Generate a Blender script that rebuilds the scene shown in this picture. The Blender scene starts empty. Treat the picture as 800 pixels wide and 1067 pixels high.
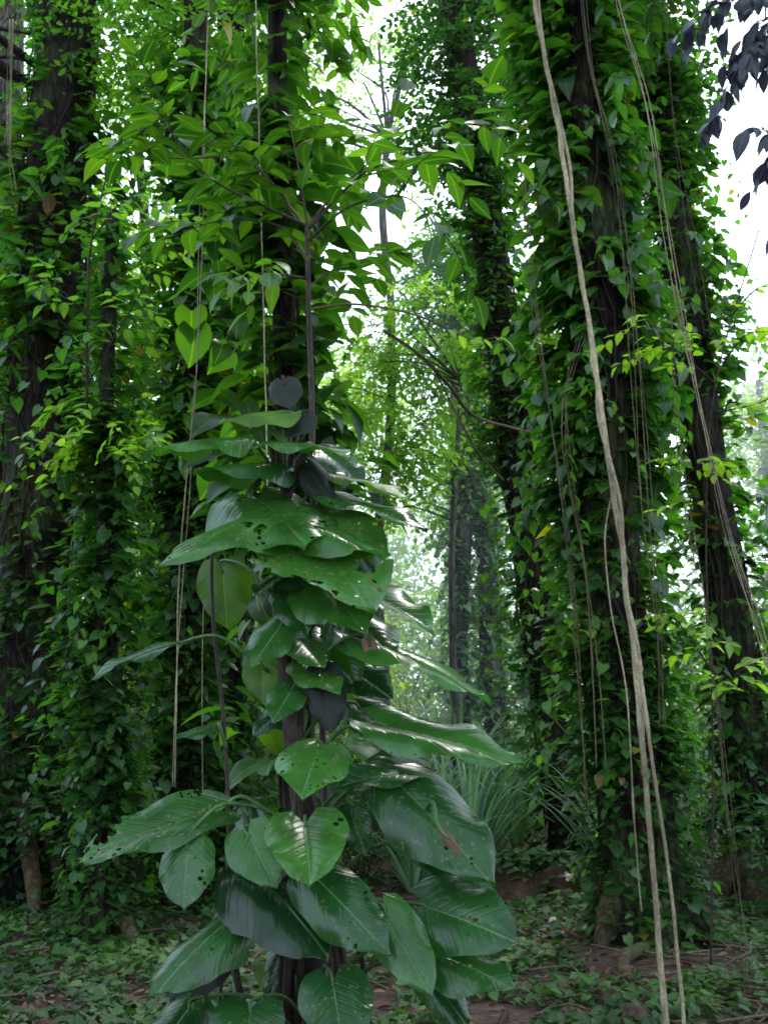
import bpy, math, random
import numpy as np
from mathutils import Vector, noise, Quaternion
PI=math.pi; R=math.radians
SC=bpy.context.scene; COL=SC.collection
rng=np.random.default_rng(7); random.seed(7)

# ------------------------------------------------------------------ camera
F=1047.0; PITCH=R(12.5); CAMZ=1.6
cd=bpy.data.cameras.new('camera'); cam=bpy.data.objects.new('camera',cd); COL.objects.link(cam)
cam.location=(0,0,CAMZ); cam.rotation_euler=(PI/2+PITCH,0,0)
cd.sensor_fit='VERTICAL'; cd.sensor_height=36; cd.lens=36*F/1067; cd.clip_start=.05; cd.clip_end=600
SC.camera=cam
def at(px,py,Y):
    dx=(px-400)/F; dz=(533.5-py)/F
    yy=math.cos(PITCH)-dz*math.sin(PITCH); zz=math.sin(PITCH)+dz*math.cos(PITCH)
    s=Y/yy
    return np.array([dx*s,Y,CAMZ+zz*s])

# ------------------------------------------------------------------ materials
def newmat(name):
    m=bpy.data.materials.new(name); m.use_nodes=True; nt=m.node_tree; nt.nodes.clear()
    return m,nt,nt.nodes,nt.links
def ramp(n,stops):
    r=n.new('ShaderNodeValToRGB'); e=r.color_ramp.elements
    while len(e)<len(stops): e.new(.5)
    for i,(p,c) in enumerate(stops): e[i].position=p; e[i].color=(*c,1)
    return r
def leaf_mat(name,dark,mid,light,trans=(1.6,3.2,.7),tw=.38,rough=.42,spec=.5,hero=False,yellow=True,bites=0.0):
    m,nt,n,l=newmat(name)
    out=n.new('ShaderNodeOutputMaterial')
    at_=n.new('ShaderNodeAttribute'); at_.attribute_name='tint'
    st=[(0,dark),(.45,mid),(.88,light)]
    st+= [(.965,light),(.985,(.22,.20,.02)),(1,(.12,.06,.02))] if yellow else [(1,light)]
    rp=ramp(n,st); l.new(at_.outputs['Fac'],rp.inputs[0])
    col=rp.outputs[0]
    uv=n.new('ShaderNodeAttribute'); uv.attribute_name='leafuv'
    sp=n.new('ShaderNodeSeparateXYZ'); l.new(uv.outputs['Vector'],sp.inputs[0])
    def M(op,a,b=None,c=None):
        k=n.new('ShaderNodeMath'); k.operation=op
        for i,v in enumerate((a,b,c)):
            if v is None: continue
            if isinstance(v,(int,float)): k.inputs[i].default_value=v
            else: l.new(v,k.inputs[i])
        return k.outputs[0]
    ax=M('ABSOLUTE',sp.outputs[0])
    mid_=M('SUBTRACT',1.0,M('MULTIPLY',ax,55.0 if hero else 32.0)); mid_=M('MAXIMUM',mid_,0.0)
    vs=M('SINE',M('MULTIPLY',M('SUBTRACT',sp.outputs[1],M('MULTIPLY',ax,.75 if hero else .5)),52.0 if hero else 34.0))
    vs=M('POWER',M('MAXIMUM',vs,0.0),4.0)
    mx=n.new('ShaderNodeMix'); mx.data_type='RGBA'; mx.blend_type='MIX'
    l.new(M('MULTIPLY',mid_,.38 if hero else .45),mx.inputs[0]); l.new(col,mx.inputs[6]); mx.inputs[7].default_value=(light[0]*1.7+.03,light[1]*1.6+.05,light[2]*1.5+.02,1)
    col=mx.outputs[2]
    nz=n.new('ShaderNodeTexNoise'); nz.inputs['Scale'].default_value=7 if hero else 1.3
    nz.inputs['Detail'].default_value=4
    tc=n.new('ShaderNodeNewGeometry')
    l.new(tc.outputs['Position'],nz.inputs['Vector'])
    mr=n.new('ShaderNodeMapRange'); mr.inputs[1].default_value=.3; mr.inputs[2].default_value=.7; mr.inputs[3].default_value=.62; mr.inputs[4].default_value=1.35
    l.new(nz.outputs[0],mr.inputs[0])
    mu=n.new('ShaderNodeMix'); mu.data_type='RGBA'; mu.blend_type='MULTIPLY'; mu.inputs[0].default_value=1
    l.new(col,mu.inputs[6]); l.new(mr.outputs[0],mu.inputs[7]); col=mu.outputs[2]
    if hero:
        # pale worn blotches and brown scars
        n2=n.new('ShaderNodeTexNoise'); n2.inputs['Scale'].default_value=55; n2.inputs['Detail'].default_value=5
        l.new(tc.outputs['Position'],n2.inputs['Vector'])
        a2=n.new('ShaderNodeAttribute'); a2.attribute_name='wear'
        f=M('MULTIPLY',M('GREATER_THAN',n2.outputs[0],.63),a2.outputs['Fac'])
        m2=n.new('ShaderNodeMix'); m2.data_type='RGBA'; l.new(f,m2.inputs[0]); l.new(col,m2.inputs[6]); m2.inputs[7].default_value=(.16,.13,.055,1)
        col=m2.outputs[2]
    pb=n.new('ShaderNodeBsdfPrincipled'); pb.inputs['Roughness'].default_value=rough; pb.inputs['Specular IOR Level'].default_value=spec
    l.new(col,pb.inputs['Base Color'])
    bp=n.new('ShaderNodeBump'); bp.inputs['Strength'].default_value=.3 if hero else .12; bp.inputs['Distance'].default_value=.0035 if hero else .003
    hh=M('ADD',M('MULTIPLY',vs,-.5),M('MULTIPLY',mid_,-1.6))
    if hero:
        hh=M('ADD',hh,M('MULTIPLY',nz.outputs[0],2.0))
    l.new(hh,bp.inputs['Height']); l.new(bp.outputs[0],pb.inputs['Normal'])
    tr=n.new('ShaderNodeBsdfTranslucent')
    tm=n.new('ShaderNodeMix'); tm.data_type='RGBA'; tm.blend_type='MULTIPLY'; tm.inputs[0].default_value=1
    l.new(col,tm.inputs[6]); tm.inputs[7].default_value=(*trans,1); l.new(tm.outputs[2],tr.inputs[0])
    ms=n.new('ShaderNodeMixShader'); ms.inputs[0].default_value=tw
    l.new(pb.outputs[0],ms.inputs[1]); l.new(tr.outputs[0],ms.inputs[2])
    fin=ms.outputs[0]
    if bites:
        vo=n.new('ShaderNodeTexVoronoi'); vo.inputs['Scale'].default_value=38; l.new(tc.outputs['Position'],vo.inputs['Vector'])
        n3=n.new('ShaderNodeTexNoise'); n3.inputs['Scale'].default_value=7; n3.inputs['Detail'].default_value=2; l.new(tc.outputs['Position'],n3.inputs['Vector'])
        n4=n.new('ShaderNodeTexNoise'); n4.inputs['Scale'].default_value=60; l.new(tc.outputs['Position'],n4.inputs['Vector'])
        dd=M('ADD',vo.outputs['Distance'],M('MULTIPLY',M('SUBTRACT',n4.outputs[0],.5),.35))
        a2=n.new('ShaderNodeAttribute'); a2.attribute_name='wear'
        thr=M('MULTIPLY',M('MULTIPLY',M('MAXIMUM',M('SUBTRACT',n3.outputs[0],.50),0.0),bites),a2.outputs['Fac'])
        hole=M('LESS_THAN',dd,thr)
        tp=n.new('ShaderNodeBsdfTransparent'); m3=n.new('ShaderNodeMixShader')
        l.new(hole,m3.inputs[0]); l.new(fin,m3.inputs[1]); l.new(tp.outputs[0],m3.inputs[2]); fin=m3.outputs[0]
    l.new(fin,out.inputs[0])
    return m
def bark_mat(name,c1,c2,c3,zs=.22,scale=14,bump=1.0,dist=.03,rough=.85,moss=0.0,crack=.35):
    m,nt,n,l=newmat(name)
    out=n.new('ShaderNodeOutputMaterial'); pb=n.new('ShaderNodeBsdfPrincipled'); pb.inputs['Roughness'].default_value=rough; pb.inputs['Specular IOR Level'].default_value=.25
    tc=n.new('ShaderNodeNewGeometry'); mp=n.new('ShaderNodeMapping'); mp.inputs['Scale'].default_value=(1,1,zs); l.new(tc.outputs['Position'],mp.inputs['Vector'])
    a=n.new('ShaderNodeTexNoise'); a.inputs['Scale'].default_value=scale; a.inputs['Detail'].default_value=8; a.inputs['Roughness'].default_value=.65; l.new(mp.outputs[0],a.inputs['Vector'])
    w=n.new('ShaderNodeTexVoronoi'); w.feature='DISTANCE_TO_EDGE'; w.inputs['Scale'].default_value=scale*1.1
    ad=n.new('ShaderNodeVectorMath'); ad.operation='ADD'
    sc_=n.new('ShaderNodeVectorMath'); sc_.operation='SCALE'; sc_.inputs['Scale'].default_value=.12; l.new(a.outputs['Color'],sc_.inputs[0])
    l.new(mp.outputs[0],ad.inputs[0]); l.new(sc_.outputs[0],ad.inputs[1]); l.new(ad.outputs[0],w.inputs['Vector'])
    rp=ramp(n,[(.25,c1),(.5,c2),(.75,c3)]); l.new(a.outputs[0],rp.inputs[0])
    big=n.new('ShaderNodeTexNoise'); big.inputs['Scale'].default_value=1.6; big.inputs['Detail'].default_value=3; l.new(tc.outputs['Position'],big.inputs['Vector'])
    mr=n.new('ShaderNodeMapRange'); mr.inputs[1].default_value=.3; mr.inputs[2].default_value=.7; mr.inputs[3].default_value=.5; mr.inputs[4].default_value=1.4; l.new(big.outputs[0],mr.inputs[0])
    mu=n.new('ShaderNodeMix'); mu.data_type='RGBA'; mu.blend_type='MULTIPLY'; mu.inputs[0].default_value=1; l.new(rp.outputs[0],mu.inputs[6]); l.new(mr.outputs[0],mu.inputs[7])
    cr=n.new('ShaderNodeMapRange'); cr.inputs[2].default_value=.12; cr.inputs[3].default_value=crack; l.new(w.outputs['Distance'],cr.inputs[0])
    m2=n.new('ShaderNodeMix'); m2.data_type='RGBA'; m2.blend_type='MULTIPLY'; m2.inputs[0].default_value=1; l.new(mu.outputs[2],m2.inputs[6]); l.new(cr.outputs[0],m2.inputs[7])
    col=m2.outputs[2]
    if moss:
        mm=n.new('ShaderNodeMapRange'); mm.inputs[1].default_value=.52; mm.inputs[2].default_value=.62; mm.inputs[4].default_value=moss; l.new(big.outputs[0],mm.inputs[0])
        m3=n.new('ShaderNodeMix'); m3.data_type='RGBA'; l.new(mm.outputs[0],m3.inputs[0]); l.new(col,m3.inputs[6]); m3.inputs[7].default_value=(.05,.08,.02,1); col=m3.outputs[2]
    l.new(col,pb.inputs['Base Color'])
    bp=n.new('ShaderNodeBump'); bp.inputs['Strength'].default_value=bump; bp.inputs['Distance'].default_value=dist
    ad2=n.new('ShaderNodeMath'); ad2.operation='ADD'; l.new(a.outputs[0],ad2.inputs[0]); l.new(cr.outputs[0],ad2.inputs[1]); l.new(ad2.outputs[0],bp.inputs['Height'])
    l.new(bp.outputs[0],pb.inputs['Normal']); l.new(pb.outputs[0],out.inputs[0])
    return m
M_={}
M_['bark']=bark_mat('dark_red_brown_bark',(.009,.006,.005),(.026,.016,.012),(.06,.038,.027),moss=.5)
M_['bark_grey']=bark_mat('grey_bark',(.05,.045,.035),(.13,.11,.085),(.26,.22,.17))
M_['bark_haze']=bark_mat('haze_pale_bark',(.05,.05,.045),(.10,.09,.08),(.17,.15,.13),bump=.6)  # paled and greyed to put distance haze into the bark colour
M_['root']=bark_mat('tan_root',(.025,.017,.010),(.08,.052,.026),(.16,.105,.05),zs=.45,scale=13,bump=1.0,moss=.8,crack=.7)
M_['liana']=bark_mat('pale_liana',(.19,.145,.08),(.42,.34,.21),(.60,.51,.34),zs=.3,scale=60,bump=.6,dist=.004)
M_['liana_old']=bark_mat('brown_liana',(.05,.035,.02),(.15,.11,.065),(.26,.2,.13),zs=.3,scale=60,bump=.6,dist=.004)
M_['stem']=bark_mat('dark_stem',(.015,.012,.008),(.05,.038,.022),(.10,.08,.045),zs=.4,scale=50,bump=.6,dist=.004)
M_['purplestem']=bark_mat('brown_purple_stem',(.018,.011,.009),(.052,.031,.024),(.11,.07,.052),zs=.4,scale=50,bump=.5,dist=.004,rough=.6)
M_['petiole']=bark_mat('green_petiole',(.02,.05,.012),(.045,.10,.025),(.08,.16,.04),zs=1,scale=40,bump=.1,dist=.002,rough=.45,crack=1)
M_['stump']=bark_mat('rotten_stump',(.02,.010,.006),(.06,.03,.016),(.13,.065,.035),zs=.5,scale=9,moss=.7,crack=.9)
M_['hero']=leaf_mat('large_glossy_leaf',(.006,.026,.007),(.015,.068,.014),(.045,.145,.022),trans=(2.0,2.3,.5),tw=.25,rough=.24,spec=.55,hero=True,yellow=False,bites=4.2)
M_['heroyel']=leaf_mat('large_olive_leaf',(.05,.11,.012),(.07,.15,.015),(.09,.19,.02),trans=(1.5,1.8,.4),tw=.45,rough=.38,hero=True,yellow=False,bites=1.5)
M_['heropur']=leaf_mat('young_purple_leaf',(.010,.014,.010),(.014,.020,.014),(.022,.028,.020),trans=(.8,.9,.8),tw=.15,rough=.5,spec=.3,hero=True,yellow=False)
M_['herodead']=leaf_mat('dead_brown_leaf',(.10,.05,.025),(.16,.08,.04),(.22,.12,.07),trans=(1,1,1),tw=.2,rough=.7,hero=True,yellow=False)
M_['vine']=leaf_mat('pothos_leaf',(.016,.050,.016),(.032,.092,.020),(.07,.15,.024),trans=(2.2,2.8,.6),tw=.48,rough=.38,spec=.5)
M_['vine_haze']=leaf_mat('haze_pale_vine_leaf',(.06,.115,.065),(.10,.18,.085),(.16,.27,.10),trans=(1.5,1.9,.8),tw=.36,rough=.45)  # lighter, greyer green that carries the haze in the leaf colour
M_['ivy']=leaf_mat('small_ivy_leaf',(.010,.034,.010),(.022,.062,.015),(.06,.125,.022),trans=(1.5,2.0,.5),tw=.25,rough=.55,spec=.3)
M_['sap']=leaf_mat('understorey_leaf',(.014,.045,.012),(.032,.086,.015),(.08,.15,.02),trans=(2.2,2.6,.5),tw=.5,rough=.38)
M_['canopy']=leaf_mat('canopy_leaf',(.028,.075,.02),(.055,.13,.028),(.11,.20,.035),trans=(2.2,2.8,.7),tw=.5,rough=.5)
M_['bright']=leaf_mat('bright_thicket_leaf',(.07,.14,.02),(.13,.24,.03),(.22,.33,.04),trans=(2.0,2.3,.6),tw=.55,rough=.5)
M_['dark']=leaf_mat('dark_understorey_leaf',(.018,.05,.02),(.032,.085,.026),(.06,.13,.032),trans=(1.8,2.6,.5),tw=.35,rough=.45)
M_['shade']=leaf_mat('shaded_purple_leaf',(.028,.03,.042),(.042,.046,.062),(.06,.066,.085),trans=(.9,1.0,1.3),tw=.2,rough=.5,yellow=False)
M_['hazy']=leaf_mat('haze_pale_shrub_leaf',(.05,.11,.05),(.085,.17,.06),(.15,.26,.08),trans=(1.6,2.1,.6),tw=.42,rough=.5)  # shrub green lightened with painted haze
M_['far']=leaf_mat('haze_pale_forest_leaf',(.09,.17,.05),(.14,.25,.055),(.24,.36,.08),trans=(1.7,2.0,.6),tw=.5,rough=.6)  # distance haze put into the pale leaf colour
M_['strap']=leaf_mat('haze_pale_strap_leaf',(.06,.13,.075),(.11,.20,.11),(.19,.31,.16),trans=(1.5,1.8,.8),tw=.3,rough=.4)  # grey-green blades, lightened further as painted haze
M_['litter']=leaf_mat('dry_leaf_litter',(.035,.016,.009),(.085,.042,.022),(.17,.09,.05),trans=(1,1,1),tw=.1,rough=.8,yellow=False)
def ground_mat():
    m,nt,n,l=newmat('forest_soil')
    out=n.new('ShaderNodeOutputMaterial'); pb=n.new('ShaderNodeBsdfPrincipled'); pb.inputs['Roughness'].default_value=.95
    g=n.new('ShaderNodeNewGeometry')
    a=n.new('ShaderNodeTexNoise'); a.inputs['Scale'].default_value=5; a.inputs['Detail'].default_value=10; a.inputs['Roughness'].default_value=.7; l.new(g.outputs['Position'],a.inputs['Vector'])
    rp=ramp(n,[(.3,(.015,.009,.006)),(.5,(.065,.03,.018)),(.72,(.16,.07,.042))]); l.new(a.outputs[0],rp.inputs[0]); l.new(rp.outputs[0],pb.inputs['Base Color'])
    b=n.new('ShaderNodeTexNoise'); b.inputs['Scale'].default_value=28; b.inputs['Detail'].default_value=8; l.new(g.outputs['Position'],b.inputs['Vector'])
    bp=n.new('ShaderNodeBump'); bp.inputs['Distance'].default_value=.05; l.new(b.outputs[0],bp.inputs['Height']); l.new(bp.outputs[0],pb.inputs['Normal'])
    l.new(pb.outputs[0],out.inputs[0]); return m
M_['soil']=ground_mat()

# ------------------------------------------------------------------ mesh buffer
class Buf:
    def __init__(s): s.V=[];s.T=[];s.U=[];s.t=[];s.n=0;s.wear=0.0
    def add(s,V,T,U=None,t=None):
        V=np.asarray(V,float); s.V.append(V); s.T.append(np.asarray(T,np.int64)+s.n); s.n+=len(V)
        s.U.append(np.zeros((len(V),3)) if U is None else U); s.t.append(np.full(len(V),.4) if t is None else t)
    def build(s,name,mat,parent=None,origin=None,smooth=True):
        if not s.V: return None
        V=np.concatenate(s.V); T=np.concatenate(s.T); U=np.concatenate(s.U); t=np.concatenate(s.t)
        if origin is not None: V=V-np.asarray(tuple(origin),float)
        me=bpy.data.meshes.new(name); me.vertices.add(len(V)); me.vertices.foreach_set('co',V.astype(np.float32).ravel())
        nT=len(T); me.loops.add(nT*3); me.loops.foreach_set('vertex_index',T.astype(np.int32).ravel())
        me.polygons.add(nT); me.polygons.foreach_set('loop_start',np.arange(0,nT*3,3,dtype=np.int32))
        me.polygons.foreach_set('use_smooth',np.full(nT,smooth))
        a=me.attributes.new('tint','FLOAT','POINT'); a.data.foreach_set('value',t.astype(np.float32))
        a=me.attributes.new('leafuv','FLOAT_VECTOR','POINT'); a.data.foreach_set('vector',U.astype(np.float32).ravel())
        if s.wear:
            a=me.attributes.new('wear','FLOAT','POINT'); a.data.foreach_set('value',np.full(len(V),s.wear,np.float32))
        me.update(); me.validate(); me.materials.append(M_[mat] if isinstance(mat,str) else mat)
        o=bpy.data.objects.new(name,me); COL.objects.link(o)
        if parent is not None: o.parent=parent
        return o
def thing(name,label,cat,loc=(0,0,0),group=None):
    o=bpy.data.objects.new(name,None); COL.objects.link(o); o.location=loc; o.empty_display_size=.2
    o['label']=label; o['category']=cat
    if group: o['group']=group
    return o
def nrm(a): return a/np.maximum(np.linalg.norm(a,axis=-1,keepdims=True),1e-9)

def leaf_tpl(rows,ws,lobe=0.0,fold=.18,droop=.25,cols=(-1,0,1)):
    V=[];U=[];T=[]
    for t,w in zip(rows,ws):
        for c in cols:
            x=c*w; y=t-lobe*abs(c)*(1-t)**3 if w>0 else t
            V.append((x,y,abs(x)*fold-droop*y*y*.5)); U.append((x,y,0))
    k=len(cols)
    for i in range(len(rows)-1):
        for j in range(k-1):
            a=i*k+j; b=a+1; c=a+k; d=c+1
            if ws[i]>0: T.append((a,b,d))
            if ws[i+1]>0 or ws[i]>0: T.append((a,d,c))
    T=[t for t in T]
    return np.array(V,float),np.array(T),np.array(U,float)
def var(tp,dr,tw,bend):
    V,T,U=tp; V=V.copy(); x,y=V[:,0].copy(),V[:,1].copy()
    V[:,2]+=-dr*y*y+tw*x*y; V[:,0]+=bend*y*y; return V,T,U
HEART=leaf_tpl((0,.2,.45,.72,1),(.30,.44,.40,.22,0),lobe=.22)
HEART=[HEART,var(HEART,.25,.5,.12),var(HEART,-.1,-.4,-.1),var(HEART,.1,.7,-.15)]
HEARTHI=leaf_tpl((0,.1,.25,.45,.65,.85,1),(.26,.40,.46,.42,.29,.11,0),lobe=.24,cols=(-1,-.55,0,.55,1),droop=.5)
HEARTHI=[HEARTHI,var(HEARTHI,.3,.5,.15),var(HEARTHI,-.15,-.6,-.12),var(HEARTHI,.15,-.3,.2),var(HEARTHI,.45,.2,-.18)]
ELL=leaf_tpl((0,.3,.65,1),(0.02,.21,.19,0),fold=.25)
ELLHI=leaf_tpl((0,.12,.3,.5,.7,.88,1),(.015,.14,.23,.25,.19,.08,0),fold=.22,cols=(-1,0,1),droop=.45)
ELLHI=[ELLHI,var(ELLHI,.3,.4,.12),var(ELLHI,-.2,-.4,-.12),var(ELLHI,.1,.2,.2)]
IVY=leaf_tpl((0,.3,.62,1),(.30,.42,.26,0),lobe=.15)
DIA=(np.array([(0,0,0),(.3,.45,.05),(-.3,.45,.05),(0,1,-.1)],float),np.array([(0,1,3),(0,3,2)]),np.array([(0,0,0),(.3,.45,0),(-.3,.45,0),(0,1,0)],float))

def leaves(buf,tpl,P,A,N,S,t,W=None):
    if isinstance(tpl,list):
        n=len(P); S=np.broadcast_to(S,(n,)); t=np.broadcast_to(t,(n,))
        for k,tp in enumerate(tpl):
            i=np.arange(k,n,len(tpl)); 
            if len(i): leaves(buf,tp,P[i],A[i],N[i],S[i],t[i],None if W is None else W[i])
        return
    V,T,U=tpl; A=nrm(A); X=nrm(np.cross(A,N)); Z=np.cross(X,A); n=len(P)
    S=np.broadcast_to(S,(n,)); Wd=S if W is None else S*W
    out=P[:,None,:]+V[None,:,0:1]*X[:,None,:]*Wd[:,None,None]+V[None,:,1:2]*A[:,None,:]*S[:,None,None]+V[None,:,2:3]*Z[:,None,:]*S[:,None,None]
    TT=T[None]+(np.arange(n)*len(V))[:,None,None]
    buf.add(out.reshape(-1,3),TT.reshape(-1,3),np.tile(U,(n,1)),np.repeat(np.broadcast_to(t,(n,)),len(V)))
def tube(buf,pts,rad,seg=6,t=.4,ridge=None):
    pts=np.asarray(pts,float); n=len(pts); rad=np.broadcast_to(rad,(n,))
    d=np.gradient(pts,axis=0); d=nrm(d)
    ref=np.array([1.,0,0]) if abs(d[0][0])<.8 else np.array([0,1.,0])
    V=[];u=nrm(np.cross(d[0],ref))
    for i in range(n):
        u=nrm(u-d[i]*np.dot(u,d[i])); v=np.cross(d[i],u)
        th=np.arange(seg)*2*PI/seg
        r=rad[i]*(1 if ridge is None else ridge(th,pts[i],i))
        V.append(pts[i]+(np.cos(th)*r)[:,None]*u+(np.sin(th)*r)[:,None]*v)
    V=np.concatenate(V+[pts[:1],pts[-1:]]); T=[]
    for i in range(n-1):
        for j in range(seg):
            a=i*seg+j;b=i*seg+(j+1)%seg;c=a+seg;e=b+seg
            T+=[(a,b,e),(a,e,c)]
    e0=n*seg; e1=e0+1
    for j in range(seg):
        T.append((e0,(j+1)%seg,j)); T.append((e1,(n-1)*seg+j,(n-1)*seg+(j+1)%seg))
    buf.add(V,T,None,np.full(len(V),t))
def spline(pts,k=8):
    pts=np.asarray(pts,float); P=np.vstack([2*pts[0]-pts[1],pts,2*pts[-1]-pts[-2]]); out=[]
    for i in range(1,len(P)-2):
        for s in np.arange(k)/k:
            a,b,c,d=P[i-1:i+3]
            out.append(.5*((2*b)+(-a+c)*s+(2*a-5*b+4*c-d)*s*s+(-a+3*b-3*c+d)*s**3))
    out.append(pts[-1]); return np.array(out)
def gz(x,y):
    h=.10*noise.noise(Vector((x*.35,y*.35,0)))+.035*noise.noise(Vector((x*1.5,y*1.5,3)))
    return h+.012*max(0,y-12)
def nz(x,y,z=0): return noise.noise(Vector((x,y,z)))

# ------------------------------------------------------------------ generators
class Trunk:
    def __init__(s,p1,p2,Y,r,rt=.7,ztop=12,wob=.06,seed=0,Y2=None):
        s.a=at(*p1,Y); s.b=at(*p2,Y2 or Y); s.r=r; s.rt=rt; s.zt=ztop; s.seed=seed; s.wob=wob
        k=(0-s.a[2])/(s.b[2]-s.a[2]); p=s.a+(s.b-s.a)*k; s.base=np.array([p[0],p[1],gz(p[0],p[1])-.05])
    def p(s,z):
        k=(z-s.a[2])/(s.b[2]-s.a[2]); q=s.a+(s.b-s.a)*k
        return np.array([q[0]+s.wob*nz(z*.35,s.seed*7.1),q[1]+s.wob*nz(z*.35,s.seed*3.3+9),z])
    def rad(s,z): return s.r*(1-(1-s.rt)*max(z,0)/s.zt)*(1+.6*min(1,s.r/.2)*math.exp(-max(z,0)/.35))
    def build(s,parent,mat='bark',seg=28,n=70,root=True):
        zs=np.concatenate([np.linspace(s.base[2]-.15,1,16)[:-1],np.linspace(1,s.zt,n)])
        b=Buf(); sd=s.seed*5.7
        def ridge(th,p,i):
            o=[]
            for q in th:
                c,sn=math.cos(q),math.sin(q)
                v=1+.16*nz(c*2.2+sd,sn*2.2,p[2]*.35)+.10*nz(c*6+sd,sn*6,p[2]*.5)
                v+=.45*math.exp(-max(p[2],0)/.3)*nz(c*1.8,sn*1.8+sd,1)
                o.append(v)
            return np.array(o)
        tube(b,[s.p(z) for z in zs],[s.rad(z) for z in zs],seg,ridge=ridge)
        return b.build('trunk',mat,parent,parent.location)

def climber(tr,z0,z1,n,size,spread,tpl=HEART,lumpy=.5,thr=-.25,flat=.6,bias=None,tone=0.0,sizefn=None):
    """leaves of a climbing plant around a trunk; returns a buffer"""
    b=Buf(); P=[];A=[];N=[];S=[];t=[]
    sd=tr.seed*11.3; k=0; tries=0
    while k<n and tries<n*6:
        tries+=1
        z=random.uniform(z0,z1); th=random.uniform(0,2*PI)
        lump=nz(math.cos(th)*1.3+sd,math.sin(th)*1.3,z*.9)
        fine=nz(math.cos(th)*3+sd,math.sin(th)*3+5,z*2.4)
        if lump*.6+fine*.6<thr+ (0 if bias is None else bias(z,th)): continue
        c=tr.p(z); out=np.array([math.cos(th),math.sin(th),0])
        r=tr.rad(z)*1.02+spread*(random.random()**1.6)*(1+lumpy*2*lump) +.01
        p=c+out*r+np.array([0,0,random.uniform(-.03,.05)])
        a=out*random.uniform(.4,1)+np.array([random.gauss(0,.5),random.gauss(0,.5),-random.uniform(-.05,.55)])
        nn=np.array([out[0]*.25+random.gauss(0,.22),out[1]*.25+random.gauss(0,.22),flat+.7+random.gauss(0,.2)])
        sz=size*random.uniform(.45,1.15)*(1 if sizefn is None else sizefn(z))
        P.append(p);A.append(a);N.append(nn);S.append(sz)
        t.append(min(1,max(0,random.betavariate(2,2.2)+tone+lump*.25)) if random.random()>.012 else random.uniform(.97,1))
        k+=1
    leaves(b,tpl,np.array(P),np.array(A),np.array(N),np.array(S),np.array(t),W=np.array([random.uniform(.85,1.15) for _ in P]))
    return b
def runners(tr,z0,z1,n,size,lb,tb,L=(.25,.75),tpl=HEART,tone=0):
    P=[];A=[];N=[];S=[];t=[]
    for i in range(n):
        z=random.uniform(z0,z1); th=random.uniform(0,2*PI); out=np.array([math.cos(th),math.sin(th),0]); side=np.array([-out[1],out[0],0])
        p0=tr.p(z)+out*tr.rad(z)*.95; l=random.uniform(*L); up=random.uniform(-.2,.5)
        q=spline([p0,p0+out*l*.45+side*random.gauss(0,.08)+[0,0,l*up*.5],p0+out*l*.75+side*random.gauss(0,.12)+[0,0,l*(up-.35)],p0+out*l*.95+side*random.gauss(0,.15)+[0,0,l*(up-1.1)]],5)
        if q[:,2].min()<.05: continue
        tube(tb,q,np.linspace(.006,.002,len(q)),4); tn=random.gauss(.55+tone,.2); k=0; g=random.uniform(.6,1.1)
        for j in range(3,len(q),max(1,int(size*.45/(l*1.3/len(q))))):
            d=nrm(q[min(j+1,len(q)-1)]-q[j-1]); sd=nrm(np.cross(d,[0,0,1.]))*(1 if k%2 else -1); k+=1
            P.append(q[j]+sd*.02); A.append(d*.5+sd*random.uniform(.5,1.1)-np.array([0,0,random.uniform(0,.7)])); N.append([random.gauss(0,.3),random.gauss(0,.3),1.]); S.append(size*g*random.uniform(.6,1.15)); t.append(min(.96,max(0,tn+random.gauss(0,.1))))
    leaves(lb,tpl,np.array(P),np.array(A),np.array(N),np.array(S),np.array(t),W=np.ones(len(P)))
def climbstems(tr,z0,z1,n,r=.012,off=.01,drop=0):
    b=Buf()
    for i in range(n):
        th0=random.uniform(0,2*PI); za=z0+random.uniform(-.1,.3)*(z1-z0)*.3; zb=za+(z1-za)*random.uniform(.5,1)
        pts=[]
        m=max(8,int((zb-za)*5))
        for j in range(m+1):
            z=za+(zb-za)*j/m; th=th0+1.6*nz(z*.45,i*3.7+tr.seed)+.3*nz(z*2.2,i*1.7)
            q=tr.rad(z)*(1.07)+off+.03*abs(nz(z*1.5,i*9.1)); pts.append(tr.p(max(z,.02))+np.array([math.cos(th)*q,math.sin(th)*q,0]))
        tube(b,pts,r*random.uniform(.5,1.4),5)
    return b
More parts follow.
